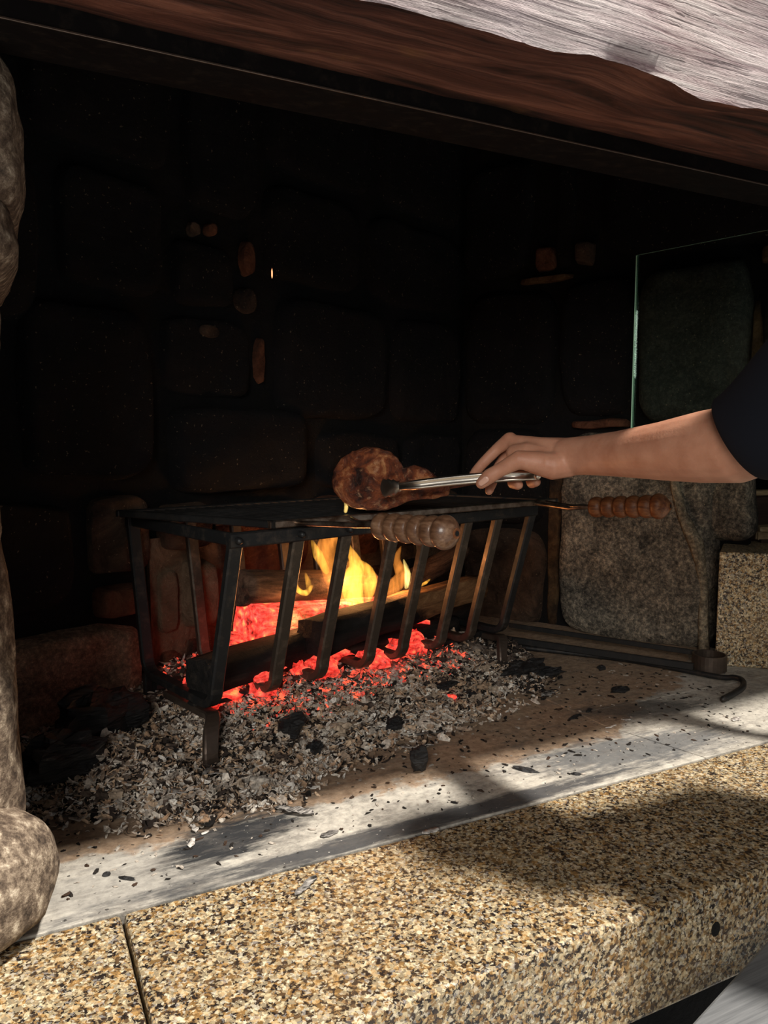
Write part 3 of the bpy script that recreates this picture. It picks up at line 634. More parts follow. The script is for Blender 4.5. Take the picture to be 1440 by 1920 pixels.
for i in range(700):
    x_ = rr.uniform(0.0, 1.05); y_ = rr.uniform(1.02, 1.42); h = ash_h(x_, y_)
    if h < 0.004: continue
    r = rr.uniform(0.003, 0.008) * (1.5 if rr.random() < 0.12 else 1); k = rr.uniform(0.7, 1.1); c_ = rr.choice([(0.44, 0.35, 0.26), (0.50, 0.44, 0.37), (0.34, 0.24, 0.16), (0.10, 0.075, 0.06), (0.56, 0.51, 0.44)])
    lump(lm, (x_, y_, h + r * 0.4), (r * rr.uniform(0.8, 1.5), r, r * 0.8), i * 1.7, n=6, rough=1.0, col=tuple(v_ * k for v_ in c_))
lo = build('ash_lumps', lm, flake_mat, ash); lo['kind'] = 'stuff'

# ================================================================ FIRE BASKET
bn = Vector((0.259, -0.966, 0)); bu = Vector((0.966, 0.259, 0))
fb = thing('fire_basket', 'black wrought iron fire basket with square bars standing in the ash', 'fire basket', (0.63, 1.43, 0))
FX = [0.302, 0.416, 0.514, 0.624, 0.71, 0.817, 0.907, 1.015]; ZB, ZT = 0.088, 0.372
Fp = [Vector((x_, 1.229 + 0.268 * (x_ - 0.302), 0)) for x_ in FX]
def V3(p_, z_): return Vector((p_.x, p_.y, z_))
def arc(c, a0, a1, r, fw_, n=6):   # in the plane (fw_, z)
    return [c + fw_ * (r * math.cos(a0 + (a1 - a0) * i / n)) + Vector((0, 0, r * math.sin(a0 + (a1 - a0) * i / n))) for i in range(n + 1)]
for i, F_ in enumerate(Fp):
    r = 0.034; m = M()
    top = V3(F_ + bn * 0.080, ZT); low = V3(F_ + bn * 0.010, ZB + r)
    cen = low - bn * r
    pts = [top, top.lerp(low, 0.33), top.lerp(low, 0.66)] + arc(cen, 0, -PI / 2, r, bn)
    B_ = F_ - bn * 0.25
    pts += [V3(F_ - bn * 0.12, ZB + 0.002)] + list(reversed(arc(V3(B_, ZB + r) + bn * r, -PI, -PI / 2, r, bn))) if False else [V3(F_ - bn * 0.12, ZB)]
    cb = V3(B_ + bn * r, ZB + r)
    pts += arc(cb, -PI / 2, -PI, r, bn) + [V3(B_ - bn * 0.045, ZT)]
    m.strap(pts, bu, 0.023, 0.015); build('bar', m, iron_black if i in (0, 7) else iron_hot, fb)
TF = [V3(F_ + bn * 0.080, ZT) for F_ in Fp]; TB = [V3(F_ - bn * 0.295, ZT) for F_ in Fp]
m = M(); m.strap([TF[0] - bu * 0.012, TF[-1] + bu * 0.012], (0, 0, 1), 0.024, 0.014); build('top_rail', m, iron_black, fb)
m = M(); m.strap([TB[0] - bu * 0.012, TB[-1] + bu * 0.012], (0, 0, 1), 0.024, 0.014); build('top_rail', m, iron_black, fb)
m = M(); m.strap([TF[0], TB[0]], (0, 0, 1), 0.020, 0.012); build('end_rail', m, iron_black, fb)
m = M(); m.strap([TF[-1], TB[-1]], (0, 0, 1), 0.020, 0.012); build('end_rail', m, iron_black, fb)
for k in (0.06, 0.20):
    m = M(); a = V3(Fp[0] - bn * k, ZB - 0.014); b = V3(Fp[-1] - bn * k, ZB - 0.014); m.strap([a - bu * 0.01, b + bu * 0.01], bn, 0.022, 0.012); build('floor_rail', m, iron_black, fb)
for i, sgn in ((0, -1), (7, 1)):      # arched legs
    F_ = Fp[i] + bu * 0.0
    fo_ = (Vector((0.283, 1.173, 0)) if i == 0 else Vector((0.985, 1.374, 0)))
    d_ = bn
    P0 = V3(F_ - bn * 0.16, ZB - 0.02); P1 = V3(F_ - bn * 0.03, ZB - 0.018); e_ = fo_
    pts = [P0, P1, V3(F_ + (e_ - F_) * 0.30, ZB - 0.012), V3(F_ + (e_ - F_) * 0.85, ZB - 0.024), V3(F_ + (e_ - F_) * 1.18, ZB - 0.052), V3(F_ + (e_ - F_) * 1.12, 0.014), V3(e_, 0.0)]
    sp = []
    for a, b, c_, d2 in zip([pts[0]] + pts[:-1], pts, pts[1:], pts[2:] + [pts[-1]]):
        for k in range(4):
            t_ = k / 4; sp.append(0.5 * ((2 * b) + (c_ - a) * t_ + (2 * a - 5 * b + 4 * c_ - d2) * t_ * t_ + (3 * b - a - 3 * c_ + d2) * t_ ** 3))
    sp.append(pts[-1]); m = M(); m.strap(sp, bu, 0.024, 0.013); build('leg', m, iron_brown, fb)
for i in (0, 7):
    m = M(); e_ = V3(Fp[i] - bn * 0.24, 0); m.strap([V3(e_, ZB), V3(e_, 0.0)], bu, 0.024, 0.014); build('leg', m, iron_black, fb)
for P_ in (TF[0], TF[1], TF[2]):
    m = M(); m.tube([P_ + bn * 0.006, P_ + bn * 0.012], 0.006, 8); build('rivet', m, iron_black, fb, True)

# ================================================================ GRILL WITH TURNED HANDLES
gA, gD, gE, gB = Vector((0.196, 1.459, 0.392)), Vector((0.385, 1.162, 0.392)), Vector((1.076, 1.316, 0.392)), Vector((0.887, 1.61, 0.392))
gr = thing('grill', 'black iron cooking grill laid flat on top of the fire basket', 'grill', (0.63, 1.39, 0.384))
hd = (gD - gA).normalized()
for a, b in ((gA, gD), (gD, gE), (gE, gB), (gB, gA)):
    m = M(); d_ = (b - a).normalized(); m.strap([a - d_ * 0.006, b + d_ * 0.006], (0, 0, 1), 0.012, 0.010)
    build('frame_bar', m, steel_brown if (a is gD) else iron_soot, gr)
for k in range(1, 34):
    m = M(); t_ = k / 34; m.tube([gA.lerp(gB, t_), gD.lerp(gE, t_)], 0.0028, 6, False); build('grill_rod', m, iron_soot, gr)
for k in (0.33, 0.66):
    m = M(); m.tube([gA.lerp(gD, k) - Vector((0, 0, 0.0055)), gB.lerp(gE, k) - Vector((0, 0, 0.0055))], 0.003, 6, False); build('cross_rod', m, iron_soot, gr)
def bead_handle(a, b, rad, mat, nb=6):
    a = Vector(a); b = Vector(b); d_ = (b - a).normalized(); L = (b - a).length; prof = []
    step = (L - rad * 0.5) / nb
    for i in range(nb):
        r_ = rad * (0.90 + 0.10 * i / (nb - 1)) if i < nb - 1 else rad * 1.08
        w = step if i < nb - 1 else step * 1.25
        for k in range(9):
            t_ = k / 8; prof.append((i * step + w * t_, r_ * (0.74 + 0.26 * math.sin(PI * min(1, t_)) ** 0.6) if i < nb - 1 else r_ * max(0.28, (math.sin(PI * (0.28 + 0.70 * t_))) ** 0.62)))
    prof = [(0, rad * 0.45)] + prof
    sg = 28; N_ = d_.orthogonal().normalized(); B2 = d_.cross(N_); vs = []
    for (x_, r_) in prof:
        for j in range(sg): al_ = 2 * PI * j / sg; vs.append(Vector((x_, r_ * math.cos(al_), r_ * math.sin(al_))))
    n_ = len(prof); fs = [(i * sg + j, i * sg + (j + 1) % sg, (i + 1) * sg + (j + 1) % sg, (i + 1) * sg + j) for i in range(n_ - 1) for j in range(sg)]
    fs += [tuple(reversed(range(sg))), tuple(range((n_ - 1) * sg, n_ * sg))]
    me = M(); me.add(vs, fs); o = build('handle', me, mat, None, True)
    o.parent = gr; o.location = a - gr.location; o.rotation_euler = Matrix((d_, N_, B2)).transposed().to_euler()
    # metal tip in the end bore
    e = M(); xe = prof[-1][0]; e.tube([(xe - 0.002, 0, 0), (xe + 0.0012, 0, 0)], rad * 0.17, 12, False); o2 = build('tang_end', e, iron_black); o2.parent = o
    e = M(); 
    for i2 in range(1): e.tube([(xe - 0.001, 0, 0), (xe + 0.0006, 0, 0)], rad * 0.33, 16, False)
    o3 = build('ferrule', e, handle_wood); o3.parent = o
    return o
h1a, h1b = Vector((0.4960, 1.0072, 0.4003)), Vector((0.5448, 0.8593, 0.4024))
h2a, h2b = Vector((1.0323, 1.1530, 0.3942)), Vector((1.0973, 1.0090, 0.4052))
o = bead_handle(h1a, h1b, 0.0225, handle_pale); o['label'] = 'worn pale turned wooden handle'
o = bead_handle(h2a, h2b, 0.0225, handle_wood); o['label'] = 'dark red turned wooden handle'
for (ha, hb, p1, p2) in ((h1a, h1b, gD + (gE - gD) * 0.06, gD + (gE - gD) * 0.22), (h2a, h2b, gE - (gE - gD) * 0.10, gE + (gB - gE) * 0.12)):
    d_ = (hb - ha).normalized(); m = M(); m.tube([ha + d_ * 0.01, ha - d_ * 0.018, ha - d_ * 0.045 + Vector((0, 0, -0.002)), p1], 0.0045, 8); build('handle_rod', m, steel_brown, gr, True)
    m = M(); m.tube([ha + d_ * 0.01, ha - d_ * 0.018 + Vector((0, 0, 0.002)), ha - d_ * 0.04 + Vector((0, 0, 0.002)), p2], 0.0042, 8); build('handle_rod', m, steel_brown, gr, True)

# ================================================================ LOGS
def log(name, a, b, r, mat, label, seed, shape='round', taper=1.0, rough=0.10, flat=1.0, seg=14, upz=None, n=16):
    a = Vector(a); b = Vector(b); d_ = (b - a).normalized(); L = (b - a).length; c = (a + b) / 2
    u = Vector((0, 0, 1)); N_ = (u - d_ * u.dot(d_)).normalized(); Y_ = N_.cross(d_); vs = []
    for i in range(n + 1):
        x_ = -L / 2 + L * i / n; kk = 1 + (taper - 1) * i / n
        for j in range(seg):
            al_ = 2 * PI * j / seg + 0.3; cx, sx = math.cos(al_), math.sin(al_)
            if shape == 'square': k = 1 / max(abs(cx), abs(sx)) ** 0.75
            elif shape == 'split': k = 1.0 if sx < 0.1 else 1 / (abs(cx) * 0.9 + abs(sx) * 1.0) * 0.95
            else: k = 1.0
            w = r * kk * k * (1 + rough * fbm(x_ * 9 + seed, cx * 1.6, sx * 1.6) + rough * 0.7 * fbm(x_ * 3 + seed, cx * 4, sx * 4))
            vs.append((x_ + (0.006 * nz(cx * 3 + seed, sx * 3) if i in (0, n) else 0), cx * w, sx * w * flat))
    fs = [(i * seg + j, i * seg + (j + 1) % seg, (i + 1) * seg + (j + 1) % seg, (i + 1) * seg + j) for i in range(n) for j in range(seg)]
    c0 = len(vs); vs += [(-L / 2 - 0.002, 0, 0), (L / 2 + 0.002, 0, 0)]
    fs += [(c0, (j + 1) % seg, j) for j in range(seg)] + [(c0 + 1, n * seg + j, n * seg + (j + 1) % seg) for j in range(seg)]
    m = M(); m.add(vs, fs); o = build(name, m, mat, None, False)
    for p_ in o.data.polygons: p_.use_smooth = len(p_.vertices) == 4
    o.location = c; o.rotation_euler = Matrix((d_, Y_, N_)).transposed().to_euler(); tag(o, label, 'firewood'); return o
log('fire_log', (0.5226, 1.3451, 0.1488), (1.0391, 1.5612, 0.1672), 0.040, log_split, 'split brown log with a blackened left end, slanting across the front of the fire', 3, 'square', 0.78, 0.12, 0.85)
log('fire_log', (0.2920, 1.2885, 0.1188), (0.5345, 1.4052, 0.1223), 0.034, log_char, 'square-cut charred black log at the front left of the basket', 11, 'square', 0.95, 0.08, 0.95)
log('fire_log', (0.4069, 1.4332, 0.2396), (0.7407, 1.5537, 0.1971), 0.036, log_bark, 'rear brown bark-covered log lying level behind the flames', 19, 'round', 0.95, 0.10)
log('fire_log', (0.4184, 1.4259, 0.1717), (0.7475, 1.5400, 0.1327), 0.041, log_glow, 'red-hot glowing log under the rear bark-covered log', 27, 'square', 0.95, 0.16)
log('fire_log', (0.6092, 1.4045, 0.0912), (0.9531, 1.5278, 0.0853), 0.026, log_char, 'thin charred black log beneath the slanting split log', 35, 'round', 0.9, 0.16)
log('fire_log', (0.7858, 1.5761, 0.1591), (1.0732, 1.6843, 0.2389), 0.034, log_bark, 'scorched bark log leaning at the back right behind the wooden handle', 43, 'split', 0.8, 0.2)
log('fire_log', (0.7935, 1.5368, 0.0661), (1.0647, 1.6302, 0.0948), 0.026, log_char, 'short black log lying behind the slanting split log', 49, 'round', 0.9, 0.16)

# ================================================================ EMBERS
er = random.Random(5)
spots = []
for i in range(46):
    s_ = 0.04 + 0.56 * er.random(); t_ = 0.02 + 0.17 * er.random() ** 0.8
    x_ = 0.302 + 0.966 * s_ - 0.259 * t_; y_ = 1.229 + 0.259 * s_ + 0.966 * t_; spots.append((x_, y_, ash_h(x_, y_) + 0.010 + 0.045 * smooth(0.02, 0.12, t_) * er.random(), er.uniform(0.014, 0.028)))
for i, (px_, py_, z_, r) in enumerate(spots):
    m = M(); R_ = Matrix.Rotation(er.uniform(0, PI), 3, 'Z') @ Matrix.Rotation(er.uniform(-0.4, 0.4), 3, 'X')
    lump(m, (0, 0, 0), (r * er.uniform(1.0, 1.9), r, r * 0.75), i * 2.3 + 4, n=7, rough=0.8, R=R_)
    o = build('ember', m, coal_glow, None, False); o.location = (px_, py_, z_)
    tag(o, 'glowing red ember among those piled under the logs in the fire basket', 'ember', 'glowing embers under the logs')
# spilled embers in front of the bars
for (P_, r, lab) in (((0.3758, 1.3810, 0.0350), 0.013, 'glowing ember just right of the front left basket leg'), ((0.4674, 1.3293, 0.0450), 0.014, 'orange-red ember below the second upright bar of the basket'), ((0.6107, 1.3685, 0.0500), 0.017, 'bright red ember cluster below the third upright bar'),
                   ((0.5150, 1.2421, 0.0300), 0.011, 'small glowing ember lowest on the front slope of the ash'), ((0.7660, 1.4209, 0.0550), 0.017, 'red ember between the fifth and sixth upright bars'), ((0.7787, 1.2598, 0.0180), 0.009, 'tiny ember beside the charred stick at the right front of the ash'),
                   ((0.8128, 1.4338, 0.0550), 0.015, 'red ember at the right end of the glowing line')):
    m = M(); lump(m, (0, 0, 0), (r * 1.6, r, r * 0.7), r * 900, n=7, rough=0.5); o = build('ember', m, coal_glow); o.location = P_; tag(o, lab, 'ember')
m = M(); lump(m, (0, 0, 0), (0.0013, 0.0013, 0.010), 1, n=6, rough=0.1); t = NT('spark_glow'); e = t.n('Emission', Color=(1, 0.25, 0.10, 1), Strength=5.0); t.t.links.new(e.outputs[0], t.out.inputs[0])
o = build('spark', m, t.m); o.location = (0.5287, 1.5705, 0.8695); tag(o, 'tiny orange spark rising in the dark above the fire', 'spark')

# ================================================================ FLAMES (emissive volumes) and their light
fg = 'flames over the logs'
def flame(pts, rad, mat, label, sq=0.55):
    m = M(); P = [Vector(p_) for p_ in pts]; sp = []; rs = []
    for i in range(len(P) - 1):
        a, b, c_, d2 = P[max(i - 1, 0)], P[i], P[i + 1], P[min(i + 2, len(P) - 1)]
        for k in range(6):
            t_ = k / 6; sp.append(0.5 * ((2 * b) + (c_ - a) * t_ + (2 * a - 5 * b + 4 * c_ - d2) * t_ * t_ + (3 * b - a - 3 * c_ + d2) * t_ ** 3)); rs.append(rad[i] + (rad[i + 1] - rad[i]) * t_)
    sp.append(P[-1]); rs.append(rad[-1]); m.tube(sp, rs, 14, True, ((0, 0, 1) if abs((P[-1] - P[0]).normalized().z) < 0.7 else tuple(bn), sq))
    o = build('flame', m, mat, None, True, loc=P[0]); tag(o, label, 'flame'); return o
flame([(0.6693, 1.4621, 0.1800), (0.6609, 1.4650, 0.2205), (0.6751, 1.4740, 0.2558), (0.6595, 1.4750, 0.2935), (0.6524, 1.4783, 0.3141)], [0.020, 0.030, 0.019, 0.008, 0.002], flame_yellow, 'broad yellow flame in the middle of the fire')
flame([(0.6669, 1.4925, 0.1884), (0.6798, 1.5011, 0.2244), (0.6797, 1.5063, 0.2647)], [0.030, 0.036, 0.010], flame_orange, 'wide pale orange sheet of flame filling the gap behind the middle bars')
flame([(0.7067, 1.4825, 0.1842), (0.7127, 1.4841, 0.2163), (0.7097, 1.4884, 0.2416), (0.6921, 1.4889, 0.2639)], [0.012, 0.020, 0.014, 0.003], flame_yellow, 'yellow flame tongue just left of the middle upright bars')
flame([(0.6238, 1.4706, 0.1943), (0.6185, 1.4743, 0.2453), (0.6077, 1.4766, 0.2911), (0.6240, 1.4862, 0.3228), (0.6405, 1.4958, 0.3493)], [0.016, 0.022, 0.026, 0.022, 0.008], flame_orange, 'tall pale orange flame rising behind the third upright bar')
flame([(0.6025, 1.4649, 0.2537), (0.5839, 1.4651, 0.2887), (0.5707, 1.4667, 0.3204)], [0.008, 0.012, 0.002], flame_yellow, 'thin forked flame at the left of the tall flame')
flame([(0.5584, 1.4375, 0.2287), (0.5429, 1.4334, 0.2177), (0.5241, 1.4283, 0.2290), (0.5251, 1.4338, 0.2452)], [0.005, 0.011, 0.009, 0.002], flame_yellow, 'small curled flame licking over the rear log on the left')
flame([(0.5554, 1.4419, 0.2227), (0.5530, 1.4413, 0.2372), (0.5455, 1.4393, 0.2579)], [0.007, 0.007, 0.002], flame_yellow, 'short flame beside the curled flame on the left')
flame([(0.8109, 1.5000, 0.1954), (0.8140, 1.5009, 0.2242), (0.8060, 1.5039, 0.2559)], [0.006, 0.0095, 0.002], flame_core, 'narrow bright white-yellow flame between the fourth and fifth upright bars')
flame([(0.6252, 1.4399, 0.1943), (0.6225, 1.4444, 0.2274), (0.6307, 1.4517, 0.2536)], [0.012, 0.018, 0.004], flame_orange, 'low orange flame at the foot of the broad yellow flame')
flame([(0.7606, 1.5176, 0.1871), (0.7919, 1.5260, 0.1925), (0.8174, 1.5380, 0.2130), (0.8076, 1.5406, 0.2505), (0.8237, 1.5501, 0.2791)], [0.010, 0.020, 0.020, 0.012, 0.002], flame_orange, 'faint orange flame curling behind the bright narrow flame')
flame([(0.8533, 1.5218, 0.1879), (0.8733, 1.5271, 0.1927), (0.8937, 1.5378, 0.1992)], [0.003, 0.006, 0.002], flame_yellow, 'low flame lick along the top of the split log')
flame([(0.6751, 1.4533, 0.1409), (0.6838, 1.4556, 0.1683), (0.6753, 1.4533, 0.1949)], [0.003, 0.006, 0.002], flame_yellow, 'small flame on the glowing edge of the middle log')
flame([(0.5475, 1.2400, 0.4003), (0.5487, 1.2402, 0.4078), (0.5465, 1.2422, 0.4153)], [0.004, 0.0045, 0.001], flame_core, 'small flame licking the lower left edge of the meat')
for (P_, en, rd) in (((0.6565, 1.4690, 0.2317), 1.5, 0.03), ((0.5164, 1.4004, 0.1697), 0.7, 0.03), ((0.7763, 1.4908, 0.2121), 0.6, 0.02)):
    ld = bpy.data.lights.new('firelight', 'POINT'); ld.energy = en; ld.shadow_soft_size = rd; ld.color = (1.0, 0.42, 0.14); lo_ = bpy.data.objects.new('firelight', ld); COL.objects.link(lo_); lo_.location = P_

# ================================================================ CHARCOAL AND DEBRIS ON THE HEARTH
def chunk(P_, r, label, mat=charcoal, rot=0.0, name='charcoal_lump', rough=0.45, tilt=0.0, cat='charcoal', group=None, n=9, seed=None):
    m = M(); lump(m, (0, 0, 0), r, (P_[0] * 37 + P_[1] * 11) if seed is None else seed, n=n, rough=rough, R=Matrix.Rotation(rot, 3, 'Z') @ Matrix.Rotation(tilt, 3, 'Y'))
    lo = min(v_[2] for v_ in m.v); hm = max(0, ash_h(P_[0], P_[1])); o = build(name, m, mat, None, False)
    o.location = (P_[0], P_[1], hm - lo - 0.002); return tag(o, label, cat, group)
chunk((0.1258, 1.3119, 0.0200), (0.075, 0.035, 0.040), 'large charred log end lying against the back wall at far left', rot=0.6, rough=0.5, n=12)
chunk((0.1762, 1.3362, 0.0300), (0.042, 0.022, 0.035), 'squared dark charcoal block with a pale right edge by the back wall', rot=0.3, rough=0.22, n=9)
chunk((0.0606, 1.1907, 0.0200), (0.055, 0.035, 0.034), 'shaggy black charcoal lump beside the left pillar', rot=0.2, rough=0.7, n=12)
chunk((0.1047, 1.3436, 0.0400), (0.028, 0.020, 0.022), 'small charcoal lump on top of the far left pile', rot=1.0)
chunk((0.4210, 1.1873, 0.0000), (0.026, 0.018, 0.020), 'black charcoal lump half buried in the front of the ash heap', rot=0.4)
chunk((0.4523, 1.1569, 0.0000), (0.016, 0.012, 0.012), 'smaller charcoal piece right of the half buried lump', rot=1.2)
chunk((0.6212, 1.1922, 0.0000), (0.022, 0.014, 0.011), 'flat charcoal piece at the front right foot of the ash heap', rot=0.5)
chunk((0.5802, 1.0303, 0.0000), (0.015, 0.013, 0.022), 'upright pointed charcoal stub standing alone on the brown paving', rot=0.2, rough=0.3)
chunk((0.7707, 1.2726, 0.0000), (0.045, 0.010, 0.009), 'charred stick lying along the right front of the ash', rot=0.25, rough=0.3)
chunk((0.8296, 1.2568, 0.0000), (0.014, 0.009, 0.008), 'small charcoal bit right of the charred stick', rot=0.9)
chunk((1.0079, 1.3183, 0.0000), (0.055, 0.022, 0.014), 'jagged black charcoal spread right of the rear basket leg', rot=0.2, rough=0.8, n=12)
chunk((1.0738, 1.3186, 0.0000), (0.03, 0.014, 0.010), 'thin charcoal piece furthest right of the ash', rot=-0.2, rough=0.7)
chunk((1.1434, 1.1752, 0.0000), (0.024, 0.012, 0.006), 'flat black cinder below the long fire tongs', rot=0.1)
chunk((1.2188, 1.3118, 0.0000), (0.013, 0.009, 0.005), 'small dark cinder close to the long fire tongs', rot=0.4)
chunk((0.9606, 1.1018, 0.0000), (0.022, 0.0045, 0.003), 'thin black splinter on the brown paving, centre right', rot=0.35, rough=0.3, name='splinter')
chunk((1.0077, 1.1165, 0.0000), (0.013, 0.004, 0.003), 'shorter black splinter just right of the thin splinter', rot=0.5, rough=0.3, name='splinter')
chunk((0.7321, 0.9561, 0.0000), (0.022, 0.007, 0.003), 'black bark scrap on the sunlit strip of hearth', rot=-0.9, rough=0.4, name='bark_scrap', cat='bark')
chunk((0.7956, 0.9067, 0.0000), (0.008, 0.004, 0.0025), 'small black crumb in the grey patch at right', rot=-0.6, rough=0.4)
chunk((0.1180, 0.9245, 0.0000), (0.012, 0.003, 0.0025), 'thin black splinter on the grey strip at left', rot=-0.7, rough=0.3, name='splinter')
chunk((0.0972, 0.9438, 0.0000), (0.005, 0.004, 0.003), 'tiny black crumb left of the splinter on the grey strip', rough=0.3)
def scrap(P_, s_, label, mat=white_ash, rot=0.0, asp=0.4, curl=0.25, cat='ash flake', name='ash_flake'):
    m = M(); vs = []; n_ = 10
    for i in range(n_ + 1):
        u = -1 + 2 * i / n_; w = s_ * asp * (1 - abs(u) ** 2.5) ** 0.5 * (0.8 + 0.5 * nz(u * 3, P_[0] * 30)) + 0.0006
        for sgn in (-1, 0, 1):
            z_ = 0.0015 + s_ * curl * (0.25 * abs(sgn) + 0.35 * u * u * abs(nz(P_[1] * 9, u)) + 0.3 * max(0, nz(u * 2.2, P_[0] * 50)))
            vs.append((u * s_, sgn * w + s_ * 0.15 * nz(u * 2, P_[1] * 20), z_))
    k = len(vs); vs += [(a, b, c_ - 0.0012) for a, b, c_ in vs]; fs = []
    for i in range(n_):
        for j in range(2):
            a = i * 3 + j; fs.append((a, a + 1, a + 4, a + 3)); fs.append((k + a, k + a + 3, k + a + 4, k + a + 1))
        fs.append((i * 3, i * 3 + 3, k + i * 3 + 3, k + i * 3)); fs.append((i * 3 + 2, k + i * 3 + 2, k + i * 3 + 5, i * 3 + 5))
    fs += [(0, k, k + 1, 1), (1, k + 1, k + 2, 2), (n_ * 3, n_ * 3 + 1, k + n_ * 3 + 1, k + n_ * 3), (n_ * 3 + 1, n_ * 3 + 2, k + n_ * 3 + 2, k + n_ * 3 + 1)]
    m.add(vs, fs); o = build(name, m, mat, None, True); o.location = (P_[0], P_[1], max(0, ash_h(P_[0], P_[1]))); o.rotation_euler = (0, 0, rot); return tag(o, label, cat)
scrap((0.5012, 0.8556, 0.0000), 0.014, 'small white ash flake on the front of the hearth near the joint', rot=0.0)
scrap((0.3545, 0.9872, 0.0000), 0.030, 'curled grey and white ash flake below the ash heap', ash_streak, rot=-0.8, asp=0.3, curl=0.5)
scrap((0.3764, 0.9106, 0.0000), 0.014, 'bluish pale flake on the sunlit strip', ash_streak, rot=0.2)
scrap((0.2064, 0.9702, 0.0000), 0.012, 'white flake lying on the black soot smear', rot=1.1, asp=0.35)
scrap((0.2171, 1.0048, 0.0000), 0.011, 'upright white flake at the upper edge of the soot smear', rot=1.6, asp=0.4, curl=0.8)
scrap((0.2283, 0.9882, 0.0000), 0.006, 'tiny white flake right of the upright flake', rot=0.3)
scrap((0.3043, 0.8098, 0.0000), 0.022, 'wispy grey ash flake on the granite kerb', ash_streak, rot=0.6, asp=0.25, curl=0.5)
scrap((0.2996, 1.1286, 0.0000), 0.042, 'large streaked grey ash flake at the foot of the front left basket leg', ash_streak, rot=0.1, asp=0.45, curl=0.45)
scrap((0.3382, 1.1206, 0.0100), 0.014, 'pale triangular flake right of the streaked flake', rot=0.8, asp=0.6)
scrap((0.4670, 1.1074, 0.0000), 0.012, 'pale oval flake on the brown paving', rot=0.3, asp=0.5)
scrap((0.6207, 1.1119, 0.0000), 0.032, 'long thin pale sliver at the right foot of the ash', rot=-0.2, asp=0.14)
scrap((0.6764, 1.1531, 0.0000), 0.034, 'thin brown-grey twig-like sliver right of the ash', ash_streak, rot=-0.15, asp=0.10)
scrap((0.9947, 1.2201, 0.0000), 0.024, 'tent-shaped grey flake standing on the paving at right', ash_streak, rot=0.2, asp=0.4, curl=1.0)
scrap((0.8883, 1.2483, 0.0000), 0.016, 'curled white flake between the ash and the tent-shaped flake', rot=-0.5, asp=0.3, curl=0.7)
scrap((1.0375, 1.0476, 0.0000), 0.010, 'pinkish pale flake in the middle of the right-hand paving', rot=-0.3, asp=0.5)
scrap((0.9857, 1.0318, 0.0000), 0.014, 'thin pale sliver left of the pinkish flake', rot=0.1, asp=0.12)
scrap((1.2224, 0.9546, 0.0000), 0.014, 'white flake below the hooked poker', rot=0.3, asp=0.4)
scrap((0.4984, 1.1625, 0.0200), 0.016, 'cream flake on the lower slope of the ash heap', rot=0.4, asp=0.55, curl=0.6)
scrap((0.2252, 1.0880, 0.0000), 0.026, 'wide cream ash leaf on the front edge of the heap', rot=0.1, asp=0.5, curl=0.5)
# crumbs scattered over the paving
cr_ = M(); ck = M()
for i in range(900):
    x_ = cr_ and rr.uniform(0.05, 1.35); y_ = rr.uniform(0.90, 1.33)
    if ash_h(x_, y_) > -0.005: continue
    s_ = rr.uniform(0.0007, 0.0026) * (1.4 if rr.random() < 0.1 else 1); lump(cr_, (x_, y_, s_ * 0.3), (s_ * rr.uniform(1, 3), s_, s_ * 0.5), i, n=5, rough=0.9, col=rr.choices([(0.015, 0.014, 0.013), (0.05, 0.03, 0.02), (0.45, 0.40, 0.34)], [6, 3, 3])[0], R=Matrix.Rotation(rr.uniform(0, 3), 3, 'Z'))
o = build('ash_crumbs', cr_, flake_mat); tag(o, 'loose crumbs of ash and charcoal sprinkled over the hearth paving', 'crumbs', kind='stuff')

# ================================================================ LONG FIRE TONGS AND HOOKED POKER
ft = thing('fire_tongs', 'long black iron fire tongs with a brown ring, lying along the right wall', 'fire tongs', (1.40, 1.20, 0))
rc = Vector((1.4378, 1.1999, 0.0180)); m = M(); rw = 0.0375
for k0, k1, mt in ((0, 28, iron_brown),):
    pts = [rc + Vector((rw * math.cos(2 * PI * i / 28), rw * math.sin(2 * PI * i / 28), 0)) for i in range(29)]
    vs = []
    for i in range(28):
        a = 2 * PI * i / 28
        for (r_, z_) in ((rw, 0.0), (rw, 0.036), (rw - 0.004, 0.036), (rw - 0.004, 0.0)): vs.append((rc.x + r_ * math.cos(a), rc.y + r_ * math.sin(a), z_ + 0.001))
    m.add(vs, [(i * 4 + j, ((i + 1) % 28) * 4 + j, ((i + 1) % 28) * 4 + (j + 1) % 4, i * 4 + (j + 1) % 4) for i in range(28) for j in range(4)])
build('ring', m, iron_brown, ft)
A1 = Vector((1.4421, 1.2419, 0.0280)); A2 = Vector((1.2103, 1.6571, 0.0280)); C1 = Vector((1.3645, 1.1807, 0.0220)); C2 = Vector((1.1306, 1.5628, 0.0220))
m = M(); m.strap([A1, A1.lerp(A2, 0.2), A1.lerp(A2, 0.6), A2], (0, 0, 1), 0.012, 0.006); build('arm', m, iron_soot, ft)
m = M(); m.strap([C1, C1.lerp(C2, 0.2), C1.lerp(C2, 0.6), C2], (0, 0, 1), 0.016, 0.009); build('arm', m, iron_soot, ft)
pk = thing('poker', 'thin black iron poker with a hooked tip pointing down at the right', 'poker', (1.2971, 1.0463, 0.0000))
m = M(); m.tube(spline([(1.1338, 1.5397, 0.0080), (1.3085, 1.3170, 0.0080), (1.3760, 1.1329, 0.0120), (1.3897, 1.0966, 0.0180), (1.3882, 1.0730, 0.0180), (1.3636, 1.0520, 0.0140), (1.3323, 1.0434, 0.0100), (1.2821, 1.0330, 0.0065)]), 0.0062, 10); build('rod', m, iron_black, pk, True)

